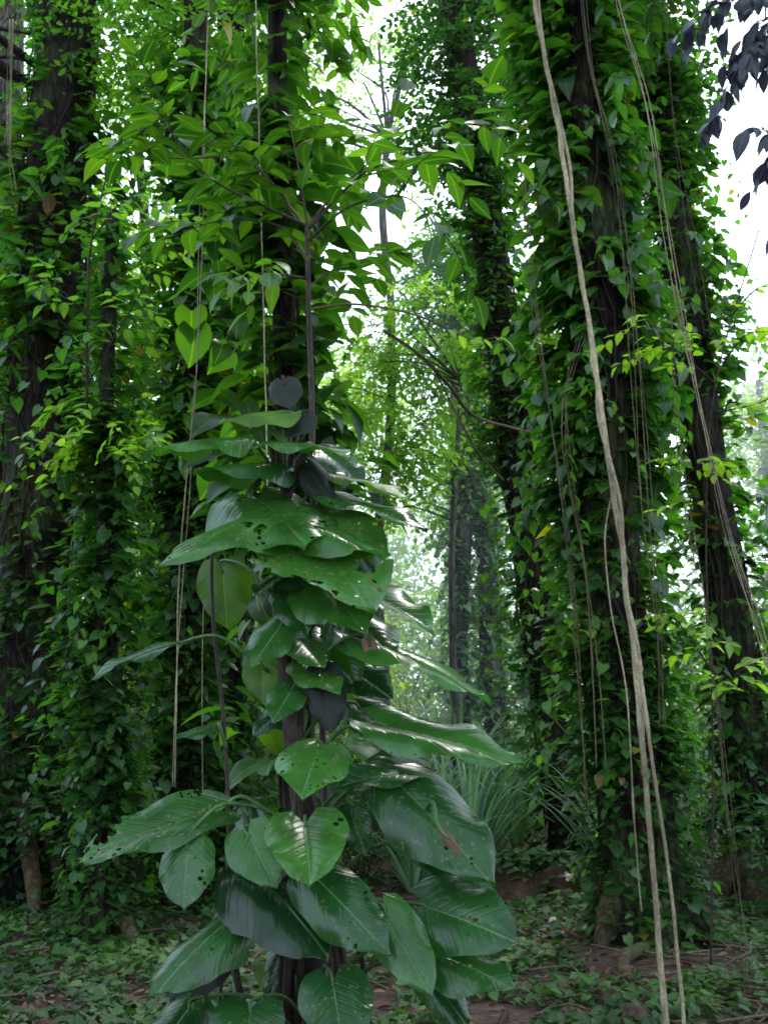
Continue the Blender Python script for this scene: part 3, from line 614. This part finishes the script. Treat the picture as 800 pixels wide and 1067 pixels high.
def hero_leaf(B,T,ratio,face,mat='hero',tint=.5,wear=.3,roll=0,droop=.10,fold=.16,pet=None,seed=0):
    """B base, T tip (px,py,Y); face 0 = blade level, 1 = blade turned to the viewer"""
    b0=at(*B); t0=at(*T); a=t0-b0; L=np.linalg.norm(a); a=a/L
    n0=np.array([roll,-face,1-abs(face)+.02]); X=nrm(np.cross(a,n0)); Z=np.cross(X,a)
    if Z[2]<0 and face>=0 and abs(Z[2])>.9: pass
    nr,nc=26,17; g=random.Random(seed*31+5); ph=g.uniform(0,6); V=[];U=[]
    W=L*ratio*.84
    for i in range(nr):
        t=i/(nr-1)
        wv=(math.sin(PI*min(1,t**.62*.97+.03))**.52)*(1-.22*t**3)*.52
        if t>.86: wv*=1-((t-.86)/.14)**1.3*.85
        if i==nr-1: wv=.004
        wv*=1+.035*math.sin(t*17+ph)
        for j in range(nc):
            s=-1+2*j/(nc-1)
            x=s*wv; lob=.21*abs(s)**1.2*max(0,1-t*2.2)**1.5 if t<.46 else 0
            y=t-lob
            z=abs(x)**1.1*fold*1.7-(.72+.35*math.sin(ph*3))*x*x-droop*y*y*1.2+.10*x*x*math.sin(ph)*2-.035*abs(s)**3*math.sin(t*13+ph)-.0035*math.cos(30*(t-abs(x)*.75))*abs(s)
            x+=.05*math.sin(t*3+ph)*t
            V.append(b0+X*x*W+a*y*L+Z*z*L); U.append((x,y,0))
    T_=[]
    for i in range(nr-1):
        for j in range(nc-1):
            p=i*nc+j; T_+=[(p,p+1,p+nc+1),(p,p+nc+1,p+nc)]
    bf=Buf(); bf.wear=wear+.001; bf.add(V,T_,np.array(U),np.full(len(V),tint)); o=bf.build('leaf',mat,hroot,hroot.location)
    # petiole as a sub-part
    if pet is None:
        k=np.argmin(np.linalg.norm(SP-(b0-np.array([0,0,.10+.25*abs(b0[0]-SP[0][0])])),axis=1)); s0=SP[k]
    else: s0=at(*pet)
    m=(s0+b0)/2+np.array([0,-.02,.03+.12*np.linalg.norm(b0-s0)])
    q=spline([s0,m,b0-a*.03+Z*.0,b0+a*.02],7); bf=Buf(); tube(bf,q,np.linspace(.0075,.0042,len(q)),7)
    c=bf.build('leaf_stalk','petiole' if mat!='heropur' else 'stem',o,hroot.location)
    return o
H=[
 ((300,612,3.44),(322,658,3.36),.9,.7,dict(tint=.5,seed=71,wear=.3)),
 ((294,650,3.42),(262,690,3.3),.85,.6,dict(tint=.65,seed=72,wear=.4)),
 ((306,716,3.42),(284,748,3.3),.9,.6,dict(tint=.55,seed=73,wear=.3)),
 ((318,690,3.46),(352,716,3.3),.85,.45,dict(tint=.8,seed=74,wear=.4)),
 # B, T, ratio, face, kw
 ((221,846,3.40),(76,884,3.14),.50,.52,dict(wear=1,tint=.62,seed=1,pet=(282,848,3.47))),
 ((196,880,3.28),(190,946,3.20),1.05,.85,dict(wear=.5,tint=.6,seed=2,fold=.06,pet=(262,840,3.45))),
 ((258,868,3.32),(284,922,3.18),.95,.75,dict(tint=.75,seed=3)),
 ((318,858,3.30),(322,914,3.03),.98,.62,dict(wear=.75,tint=.9,seed=4,fold=.22)),
 ((333,778,3.32),(314,822,3.08),.98,.60,dict(wear=.6,tint=.95,seed=5,fold=.2)),
 ((262,912,3.36),(346,962,3.12),.95,.30,dict(tint=.05,seed=6,droop=.3,wear=0)),
 ((244,956,3.30),(160,1012,3.02),.62,.45,dict(tint=.55,seed=7,droop=.25)),
 ((232,985,3.35),(176,1046,3.25),.75,.8,dict(mat='heropur',tint=.2,seed=8,wear=0)),
 ((326,912,3.24),(404,988,3.04),.68,.68,dict(tint=.42,seed=9,wear=.45)),
 ((400,950,3.18),(446,1034,3.0),.66,.85,dict(tint=.7,seed=10,wear=.3)),
 ((346,1022,3.15),(358,1096,2.95),1.0,.7,dict(tint=.35,seed=11,wear=.5)),
 ((262,1050,3.2),(250,1120,3.0),1.05,.7,dict(tint=.35,seed=12)),
 ((200,1046,3.25),(158,1100,3.05),.9,.6,dict(tint=.3,seed=13)),
 ((418,820,3.30),(512,912,3.06),.74,.62,dict(tint=.45,seed=14,wear=.55)),
 ((438,806,3.42),(530,850,3.30),.55,.18,dict(tint=.2,seed=15,droop=.35)),
 ((398,756,3.36),(548,788,3.10),.48,.42,dict(tint=.72,seed=16,wear=.3,droop=.06)),
 ((436,800,3.40),(348,812,3.25),.7,.40,dict(tint=.4,seed=17)),
 ((440,944,3.25),(534,974,3.0),.85,.66,dict(tint=.4,seed=18)),
 ((446,990,3.2),(534,1022,3.02),.75,.5,dict(tint=.5,seed=19)),
 ((444,1010,3.25),(490,1072,3.1),.6,.6,dict(tint=.3,seed=191)),
 ((444,880,3.42),(520,924,3.30),.7,.5,dict(tint=.25,seed=20,wear=0)),
 ((380,668,3.42),(516,708,3.08),.50,.03,dict(tint=.9,seed=21,droop=.12,wear=.2)),
 ((300,528,3.40),(160,560,2.98),.62,.22,dict(tint=.85,seed=22,wear=1,droop=.12,fold=.1)),
 ((316,548,3.38),(384,618,3.00),.95,.46,dict(tint=.85,seed=23,wear=1,fold=.1)),
 ((296,538,3.42),(402,562,3.08),.62,.22,dict(tint=.8,seed=24,wear=.8)),
 ((268,520,3.45),(322,556,3.1),1.1,.42,dict(tint=.7,seed=242,wear=.6)),
 ((372,616,3.45),(450,642,3.15),.60,.25,dict(tint=.7,seed=25)),
 ((326,596,3.48),(380,648,3.2),.8,.5,dict(tint=.75,seed=26)),
 ((297,430,3.40),(230,434,3.25),.62,.42,dict(mat='heroyel',tint=.9,seed=27,wear=0)),
 ((292,462,3.42),(364,462,3.15),.72,.15,dict(tint=.75,seed=28,wear=.2)),
 ((240,458,3.45),(154,456,3.10),.55,.10,dict(tint=.8,seed=29,wear=.2)),
 ((284,484,3.48),(204,478,3.15),.6,.14,dict(tint=.5,seed=30,wear=.1)),
 ((296,398,3.45),(302,424,3.40),1.15,.8,dict(mat='heropur',tint=.9,seed=31,wear=0,droop=.1)),
 ((318,432,3.46),(296,452,3.40),1.1,.6,dict(mat='heropur',tint=.4,seed=32,wear=0)),
 ((320,486,3.45),(348,526,3.38),.65,.75,dict(mat='heropur',tint=.4,seed=34,wear=0)),
 ((344,520,3.5),(448,538,3.2),.6,.16,dict(tint=.5,seed=36)),
 ((350,498,3.55),(430,508,3.3),.6,.1,dict(tint=.7,seed=37,mat='heroyel')),
 ((232,592,3.7),(236,656,3.68),1.0,.95,dict(mat='heroyel',tint=.05,seed=38,wear=0,pet=(290,640,3.5))),
 ((274,682,3.55),(274,732,3.5),.95,.95,dict(mat='heroyel',tint=.1,seed=39,wear=0)),
 ((336,702,3.4),(344,764,3.36),.82,.9,dict(mat='heropur',tint=.3,seed=40,wear=0)),
 ((306,662,3.5),(336,688,3.3),.9,.45,dict(tint=.65,seed=42)),
 ((362,642,3.5),(410,676,3.25),.85,.5,dict(tint=.7,seed=43)),
 ((352,664,3.55),(372,712,3.5),.85,.8,dict(tint=.55,seed=44)),
 ((372,736,3.5),(420,770,3.35),.8,.5,dict(tint=.35,seed=45)),
 ((352,690,3.6),(408,722,3.45),.8,.6,dict(tint=.3,seed=46)),
 ((366,846,3.45),(380,892,3.4),.85,.8,dict(tint=.4,seed=47)),
 ((258,846,3.5),(268,884,3.4),.8,.7,dict(tint=.2,seed=48)),
 ((222,756,3.6),(182,766,3.5),.5,.4,dict(tint=.6,seed=49,wear=1,pet=(236,780,3.6))),
 ((180,672,3.55),(92,696,3.35),.45,.15,dict(tint=.4,seed=50,wear=.2,pet=(280,700,3.52))),
 ((296,740,3.55),(262,762,3.45),.8,.4,dict(tint=.2,seed=51)),
 ((284,660,3.6),(250,690,3.55),.8,.5,dict(tint=.1,seed=53)),
 ((316,588,3.5),(262,612,3.3),.7,.3,dict(tint=.2,seed=54)),
 ((318,560,3.5),(330,610,3.45),.9,.8,dict(tint=.05,seed=55)),
 ((300,980,3.5),(280,1040,3.45),.7,.7,dict(tint=.1,seed=56)),
 ((336,470,3.6),(380,500,3.5),.8,.4,dict(tint=.3,seed=57)),
 ((340,540,3.6),(396,600,3.5),.8,.5,dict(tint=.2,seed=58)),
 ((462,868,3.03),(480,892,3.0),.45,.7,dict(mat='herodead',tint=.0,seed=59,wear=0,pet=(440,850,3.3))),
 ((384,668,3.3),(392,696,3.28),.6,.8,dict(mat='herodead',tint=.9,seed=60,wear=0)),
]
for B,T,ra,fc,kw in H:
    o=hero_leaf(B,T,ra,fc,**kw)
    if kw.get('mat')=='heropur': o['label']='dark purplish young leaf'
    elif kw.get('mat')=='heroyel': o['label']='olive yellow leaf lit from behind'
    elif kw.get('mat')=='herodead': o['label']='shrivelled dead brown leaf'

# ------------------------------------------------------------------ understorey sapling in front
def leafy_branch(root,pts,r0,tb,lb,size,bname='branch',bmat='purplestem',step=.075,tpl=ELLHI,tone=0,sub=True,seed=0,from_=.15,hang=.35):
    g=random.Random(seed); tb=Buf(); q=spline(pts,10); tube(tb,q,np.linspace(r0,r0*.3,len(q)),6)
    P=[];A=[];N=[];S=[];t=[]
    def lf(p,d,side):
        up=np.array([g.gauss(0,.25),g.gauss(0,.25)-.15,1]); sdv=nrm(np.cross(d,[0,0,1.]))
        P.append(p);A.append(d*.6+sdv*side*g.uniform(.5,1.1)+np.array([0,g.gauss(0,.2),-hang*g.uniform(.2,1.6)]));N.append(up);S.append(size*g.uniform(.65,1.15));t.append(min(.95,max(0,g.gauss(.5+tone,.2))))
    ln=np.cumsum([0]+[np.linalg.norm(q[i+1]-q[i]) for i in range(len(q)-1)]); tot=ln[-1]; s=tot*from_; side=1
    while s<tot:
        i=min(len(q)-2,np.searchsorted(ln,s)); d=nrm(q[i+1]-q[i]); p=q[i]
        if sub and g.random()<.55:
            L=g.uniform(.18,.42); sd=nrm(np.cross(d,[0,0,1.]))*side; dd=nrm(d*.6+sd*g.uniform(.6,1)+np.array([0,0,g.uniform(-.4,.25)]))
            tw=spline([p,p+dd*L*.5+[0,0,.02],p+dd*L-[0,0,.05]],5); tube(tb,tw,np.linspace(r0*.4,.0015,len(tw)),4,t=.4)
            k=0
            for f in np.arange(.25,1.01,size*.42/L): lf(tw[min(len(tw)-1,int(f*(len(tw)-1)))],dd,1 if k%2 else -1); k+=1
            lf(tw[-1],dd,.1)
        else: lf(p,d,side)
        side=-side; s+=step*g.uniform(.6,1.3)
    lf(q[-1],nrm(q[-1]-q[-2]),.1)
    leaves(lb,tpl,np.array(P),np.array(A),np.array(N),np.array(S),np.array(t),W=np.array([g.uniform(.9,1.3) for _ in P]))
    tb.build(bname,bmat,root,root.location)
sroot=thing('understorey_sapling','slender pale-stemmed sapling with pointed oval leaves spreading above the large-leaved climber','sapling',tuple(at(345,1100,3.75)*[1,1,0]))
tb=Buf(); q=spline([at(352,1300,3.75)*[1,1,0],at(344,1000,3.75),at(334,700,3.72),at(326,500,3.68),at(325,420,3.66),at(322,330,3.64),at(320,235,3.62)],8); tube(tb,q,np.linspace(.014,.009,len(q)),8); tb.build('trunk','purplestem',sroot,sroot.location)
BR=[([(320,235,3.62),(270,212,3.55),(215,182,3.45),(165,120,3.4)],.007,.12,0),
    ([(320,237,3.62),(350,200,3.7),(402,150,3.75),(420,95,3.8)],.006,.12,0),
    ([(322,250,3.62),(365,215,3.5),(420,205,3.45),(455,235,3.4)],.006,.12,-.15),
    ([(320,236,3.62),(312,180,3.6),(300,120,3.7)],.006,.13,0),
    ([(321,290,3.63),(275,285,3.5),(235,300,3.4)],.005,.11,.15),
    ([(320,240,3.62),(380,180,3.6),(445,158,3.5),(500,125,3.45)],.006,.13,.05),
    ([(321,270,3.63),(290,235,3.8),(230,230,3.9),(170,250,4.0)],.006,.13,0),
    ([(320,238,3.62),(260,170,3.7),(190,165,3.8),(110,165,3.9)],.006,.13,.05),
    ([(320,300,3.63),(350,280,3.8),(395,270,3.9)],.005,.12,-.1)]
lb=Buf(); tb=Buf()
for i,(pts,r0,sz,tn) in enumerate(BR): leafy_branch(sroot,[at(*p) for p in pts],r0,tb,lb,sz,tone=tn,seed=i,hang=.18)
lb.build('foliage','sap',sroot,sroot.location)
# thin bare branch with a few light leaves reaching right
tb=Buf(); lb=Buf()
leafy_branch(sroot,[at(*p) for p in [(323,322,3.64),(370,317,3.6),(432,328,3.5),(488,352,3.45),(520,352,3.4)]],.006,tb,lb,.07,step=.05,tone=.35,seed=77,from_=.72,sub=False,bname='bare_branch',bmat='liana_old')
lb.build('foliage','bright',sroot,sroot.location)
# leafy young tree reaching in from the left (dark curved twigs at left centre)
bt=thing('understorey_sapling','thin bent sapling with sparse bright leaves between the left trunk and the dark trunks','sapling',tuple(at(104,950,9.0)*[1,1,0]))
tb=Buf(); q=spline([at(104,960,9)*[1,1,0],at(104,800,8.95),at(106,560,8.9),at(92,420,8.4),at(92,330,8.2),at(96,250,8.1),at(120,150,8.2)],8); tube(tb,q,np.linspace(.02,.008,len(q)),7); tb.build('trunk','stem',bt,bt.location)
tb=Buf();lb=Buf()
for i,pts in enumerate([[(92,400,8.4),(120,350,8.2),(160,280,8),(175,220,7.9)],[(96,250,8.1),(130,210,8),(170,218,7.9)],[(98,480,8.6),(130,470,8.4),(175,450,8.2)],[(93,330,8.2),(60,300,8),(30,290,8)]]):
    leafy_branch(bt,[at(*p) for p in pts],.008,tb,lb,.13,step=.10,tone=.25,seed=40+i,bmat='stem')
lb.build('foliage','canopy',bt,bt.location)
# right side sapling with light compound leaves
bt=thing('understorey_sapling','slim sapling with light compound leaves between the right trunks','sapling',tuple(at(742,1000,7.2)*[1,1,0]))
tb=Buf(); q=spline([at(745,1100,7.2)*[1,1,0],at(742,760,7.2),at(735,560,7.2),at(745,400,7.2),at(790,240,7.3)],8); tube(tb,q,np.linspace(.008,.005,len(q)),7); tb.build('trunk','stem',bt,bt.location)
tb=Buf();lb=Buf()
for i,pts in enumerate([[(745,400,7.2),(700,362,7.1),(655,345,7)],[(738,540,7.2),(715,500,7),(735,480,6.9)],[(760,330,7.2),(790,300,7),(830,290,7)],[(745,430,7.2),(790,420,7.1),(830,400,7)],[(742,740,7.2),(770,700,7),(800,690,7)],[(742,700,7.2),(715,660,7),(700,640,6.9)],[(752,380,7.2),(775,350,7),(800,345,7)]]):
    leafy_branch(bt,[at(*p) for p in pts],.008,tb,lb,.11,step=.07,tone=.25,seed=60+i,bmat='stem')
lb.build('foliage','bright',bt,bt.location)

# ------------------------------------------------------------------ lianas and hanging roots
def rope(name,label,cat,strands,mat,group=None,knots=True,cross=True):
    root=thing(name,label,cat,tuple(at(*strands[0][0][0])))
    if group: root['group']=group
    for k,(pts,r) in enumerate(strands):
        q=spline([at(*p) for p in pts],14); b=Buf(); rr=np.full(len(q),r)
        if knots: rr=rr*(1+.9*np.array([max(0,nz(p[2]*7,k*5)-.15) for p in q]))*(1+.15*np.array([nz(p[2]*1.3,k*9) for p in q]))
        q=q+np.array([[.9*r*nz(p[2]*5,k*3.),.9*r*nz(p[2]*5,k*3.+9),0] for p in q]); tube(b,q,rr,8 if r>.004 else 5)
        b.build('strand',mat,root,root.location)
    return root
ground=lambda px,Y:(px,533.5+F*math.tan(math.atan(1.6/Y)+PITCH),Y)
rope('twisted_liana','pale twisted woody liana hanging in front of the thick trunk right of centre','liana',[
 ([(545,-160,4.6),(557,0,4.3),(571,75,4.2),(586,165,4.1),(601,260,4.0),(615,350,3.9),(628,440,3.8),(640,520,3.75),(652,610,3.7),(661,690,3.65),(671,800,3.6),(681,920,3.55),(692,1067,3.5),ground(700,3.48)],.0105),
 ([(548,-160,4.6),(561,0,4.32),(568,60,4.15),(592,165,4.14),(597,230,4.0),(608,300,4.05),(621,380,3.86),(624,440,3.84),(645,520,3.70),(650,600,3.72),(660,655,3.6),(668,700,3.63)],.0068)],'liana')
rope('side_liana','thin pale liana branching off the twisted liana near the bottom right','liana',[
 ([(664,680,3.62),(672,740,3.6),(680,800,3.58),(691,870,3.55),(700,940,3.52),(706,1000,3.5),(711,1067,3.48),ground(716,3.45)],.0062),
 ([(640,500,3.75),(630,560,3.8),(637,640,3.78),(652,720,3.76),(660,850,3.74),(668,950,3.72)],.003)],'liana')
def strings(label,base,n,sp,r,mat='liana_old',top=None,bot=None,seed=0):
    g=random.Random(seed); st=[]
    for i in range(n):
        o=g.uniform(-sp,sp); e=g.uniform(-sp,sp); L=len(base); cut=L if i<2 else g.randint(max(3,L-2),L)
        st.append(([(x+o*math.cos(k*1.3+i)+e*k/L+g.uniform(-1.5,1.5),y,Y+g.uniform(-.03,.03)) for k,(x,y,Y) in enumerate(base[:cut])],r*.72*g.uniform(.6,1.3)))
    return rope('aerial_root',label,'hanging root',st,mat,knots=False)
strings('bundle of thin brown strings slanting down in front of the leaning right trunk',[(628,-120,6.4),(645,0,6.2),(672,110,6.1),(692,240,6),(712,340,5.9),(735,440,5.8),(760,560,5.7),(790,660,5.6),(812,760,5.5),ground(840,5.4)],4,6,.0034,seed=1,mat='liana')
strings('thin strings hanging just right of the thick vine-wrapped trunk',[(600,-120,5.6),(612,50,5.5),(634,150,5.4),(650,260,5.4),(662,380,5.3),(672,520,5.3),(684,660,5.2),(690,760,5.2)],4,5,.0028,seed=2)
strings('pair of pale strings hanging in front of the dark trunk left of centre',[(222,-60,4.6),(214,120,4.55),(211,235,4.5),(204,380,4.5),(195,490,4.5),(188,600,4.5),(184,700,4.5),(179,820,4.5)],2,5,.0042,mat='liana',seed=3)
strings('single straight pale string left of the sapling stem, ending above the yellow leaf',[(266,-60,4.1),(269,60,4.05),(271,215,4.0),(274,330,4.0),(277,420,4.0),(280,520,4.0)],1,0,.0055,mat='liana',seed=4)
strings('faint thin string hanging right of the large-leaved climber',[(384,-60,4.8),(386,150,4.7),(388,320,4.6),(390,460,4.6),(394,620,4.6),(398,720,4.6)],1,0,.0026,mat='liana',seed=5)
strings('faint string hanging left of the sapling, low behind the big holed leaf',[(214,560,4.8),(212,700,4.8),(212,880,4.8)],1,1,.0025,mat='liana',seed=6)
strings('thin hanging strings crossing the right edge trunk low down',[(700,330,7),(708,480,6.9),(730,620,6.8),(748,740,6.8),(764,860,6.8),ground(785,6.8)],3,8,.004,seed=7)
strings('long faint strings at the far upper right beside the white sky',[(690,-80,7),(702,120,7),(720,260,7),(735,350,7)],2,5,.0035,seed=8)
strings('pale strings dangling from the vine near the left edge trunk',[(12,20,9.8),(10,90,9.8),(8,150,9.8),(14,200,9.8)],4,9,.006,mat='liana',seed=9)
strings('thin strings hanging through the leaves left of the pale twisted liana',[(545,180,6.5),(556,300,6.4),(572,420,6.3),(590,560,6.2),(602,700,6.2),(612,860,6.2)],3,6,.0035,seed=10)
strings('looping thin stems along the left flank of the thick trunk',[(622,300,8.3),(600,380,8.1),(590,420,7.9),(588,470,7.8),(596,520,7.8),(612,600,7.8),(622,700,7.8),(628,800,7.8)],3,8,.005,seed=11)
# bare curved branch from the gap to the leaning trunk
rope('bare_branch','thin bare branch bending across the centre gap beside the leaning trunk','branch',[([(400,345,9),(440,372,9.2),(468,402,9.6),(492,432,10.4),(530,445,11.8),(560,452,12.9)],.018),([(452,384,9.4),(480,440,9.6),(500,475,10),(524,500,11)],.010)],'liana_old')

# ------------------------------------------------------------------ overhanging dark tree at the upper right
tr_=Trunk((960,900),(990,100),4.6,.14,ztop=8,seed=15)
r=thing('forest_tree','overhanging tree whose dark purplish leaves fill the upper right corner','tree',tuple(tr_.base)); tr_.build(r,'bark',16,30)
tb=Buf(); lb=Buf()
for i,pts in enumerate([[(980,-20,4.6),(880,-20,4.6),(790,0,4.5),(730,10,4.4)],[(980,60,4.6),(880,40,4.6),(800,45,4.5),(752,80,4.5)],[(980,160,4.6),(900,160,4.6),(830,150,4.5),(790,160,4.5)],[(985,230,4.6),(900,200,4.6),(820,190,4.5)],[(985,-80,4.6),(850,-60,4.6),(760,-40,4.5)],[(985,20,4.6),(860,20,4.5),(770,30,4.4)]]):
    leafy_branch(r,[at(p[0]+18,p[1]-8,p[2]) for p in pts],.012,tb,lb,.12,step=.03,tone=0,seed=90+i,from_=.35,hang=.9)
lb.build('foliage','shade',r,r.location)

# ------------------------------------------------------------------ stump, root lumps
c=at(563,925,10.6); b=Buf()
V=[];T=[];n=26;m=9
for i in range(m):
    f=i/(m-1)
    for j in range(n):
        th=j*2*PI/n; rr=.42*(1.35-.35*min(1,f*1.6))*(1+.22*nz(math.cos(th)*1.6,math.sin(th)*1.6,f*1.2)) ; h=.36*f+.12*f*nz(math.cos(th)*2,math.sin(th)*2,7)
        V.append((c[0]+rr*math.cos(th)*1.1,c[1]+rr*math.sin(th)*.8,gz(c[0],c[1])-.08+h))
V.append((c[0],c[1],gz(c[0],c[1])+.25))
for i in range(m-1):
    for j in range(n): a=i*n+j;bb=i*n+(j+1)%n; T+=[(a,bb,bb+n),(a,bb+n,a+n)]
for j in range(n): T.append(((m-1)*n+j,(m-1)*n+(j+1)%n,len(V)-1))
b.add(V,T); r=thing('tree_stump','low reddish-brown rotten stump topped with ivy left of the thick trunk','stump',(c[0],c[1],gz(c[0],c[1]))); b.build('trunk','stump',r,r.location)
P=[];
for _ in range(420):
    th=random.uniform(0,2*PI); q=math.sqrt(random.random()); P.append((c[0]+.48*q*math.cos(th),c[1]+.38*q*math.sin(th),gz(c[0],c[1])+.32+random.uniform(-.03,.12)-.25*(q>.85)*random.random()))
P=np.array(P); A=rng.normal(size=P.shape); A[:,2]=-.2; b=Buf(); leaves(b,IVY,P,A,np.array([0,-.2,1.])+rng.normal(size=P.shape)*.3,.07+.05*rng.random(len(P)),np.clip(rng.normal(.6,.2,len(P)),0,.95)); b.build('ivy_foliage','ivy',r,r.location)
def rootlump(label,pts,r):
    o=thing('surface_root',label,'root',tuple(at(*pts[0]))); b=Buf(); P=[]
    for (px,Y,h) in pts:
        x=(px-400)/F*Y*1.02; P.append((x,Y,gz(x,Y)+h))
    o.location=P[0]; q=spline(P,6); tube(b,q,np.interp(np.linspace(0,1,len(q)),np.linspace(0,1,len(r)),r),12,ridge=lambda th,p,i:1+.2*np.array([nz(math.cos(k)*2,math.sin(k)*2,3.3) for k in th])); b.build('bark','root',o,o.location)
rootlump('tan surface root arching out of the ivy at lower left, nearest the big holed leaf',[(120,9.4,-.05),(140,8.9,.13),(155,8.5,.12),(172,8.0,-.12)],[.06,.08,.06,.03])
rootlump('mossy tan root bump in the ground ivy in front of the thick right-hand trunk',[(648,7.9,.05),(628,7.3,.10),(632,6.9,.03),(640,6.5,-.12)],[.05,.045,.035,.02])
rootlump('low pointed root bump at the bottom edge left of the pale liana',[(622,6.4,-.1),(634,6.1,.06),(642,5.7,-.1)],[.05,.08,.05])
# ------------------------------------------------------------------ mist
def mist(density):
    m,nt,n,l=newmat('forest_mist'); out=n.new('ShaderNodeOutputMaterial'); v=n.new('ShaderNodeVolumeScatter'); v.inputs['Density'].default_value=density; v.inputs['Anisotropy'].default_value=.3; v.inputs['Color'].default_value=(.92,1,.96,1)
    l.new(v.outputs[0],out.inputs['Volume']); M_['mist']=m
    V=[(x,y,z) for z in (-1,17) for y in (14.4,52) for x in (-40,40)]
    T=[(0,2,1),(1,2,3),(4,5,6),(5,7,6),(0,1,4),(1,5,4),(2,6,3),(3,6,7),(0,4,2),(2,4,6),(1,3,5),(3,7,5)]
    b=Buf(); b.add(V,T); o=b.build('mist','mist',smooth=False); o['kind']='structure'; o['label']='thin mist between the distant trees'
mist(.015)
# ------------------------------------------------------------------ light
w=bpy.data.worlds.new('World'); SC.world=w; w.use_nodes=True; nt=w.node_tree; nt.nodes.clear()
SUN_EL=R(50); SUN_AZ=R(14)   # sun ahead of the camera, slightly right
sk=nt.nodes.new('ShaderNodeTexSky'); sk.sky_type='NISHITA'; sk.sun_disc=False; sk.sun_elevation=SUN_EL; sk.sun_rotation=SUN_AZ; sk.dust_density=4; sk.air_density=1.2
mxw=nt.nodes.new('ShaderNodeMix'); mxw.data_type='RGBA'; mxw.inputs[0].default_value=.6
mxw.inputs[7].default_value=(18.5,23,29,1)
bg=nt.nodes.new('ShaderNodeBackground'); bg.inputs['Strength'].default_value=.15; wo=nt.nodes.new('ShaderNodeOutputWorld')
nt.links.new(sk.outputs[0],mxw.inputs[6]); nt.links.new(mxw.outputs[2],bg.inputs[0]); nt.links.new(bg.outputs[0],wo.inputs[0])
sl=bpy.data.lights.new('sun','SUN'); sl.energy=4.8; sl.angle=R(12); sl.color=(1,.97,.90); so=bpy.data.objects.new('sun',sl); COL.objects.link(so)
d=Vector((math.sin(SUN_AZ)*math.cos(SUN_EL),math.cos(SUN_AZ)*math.cos(SUN_EL),math.sin(SUN_EL)))
so.rotation_euler=d.to_track_quat('Z','Y').to_euler()
SC.view_settings.view_transform='Standard'; SC.view_settings.look='None'; SC.view_settings.exposure=0
SC.cycles.max_bounces=7; SC.cycles.diffuse_bounces=4; SC.cycles.transmission_bounces=4; SC.cycles.glossy_bounces=2; SC.cycles.transparent_max_bounces=8
SC.cycles.use_denoising=True; SC.cycles.filter_width=1.8
SC.cycles.sample_clamp_indirect=4
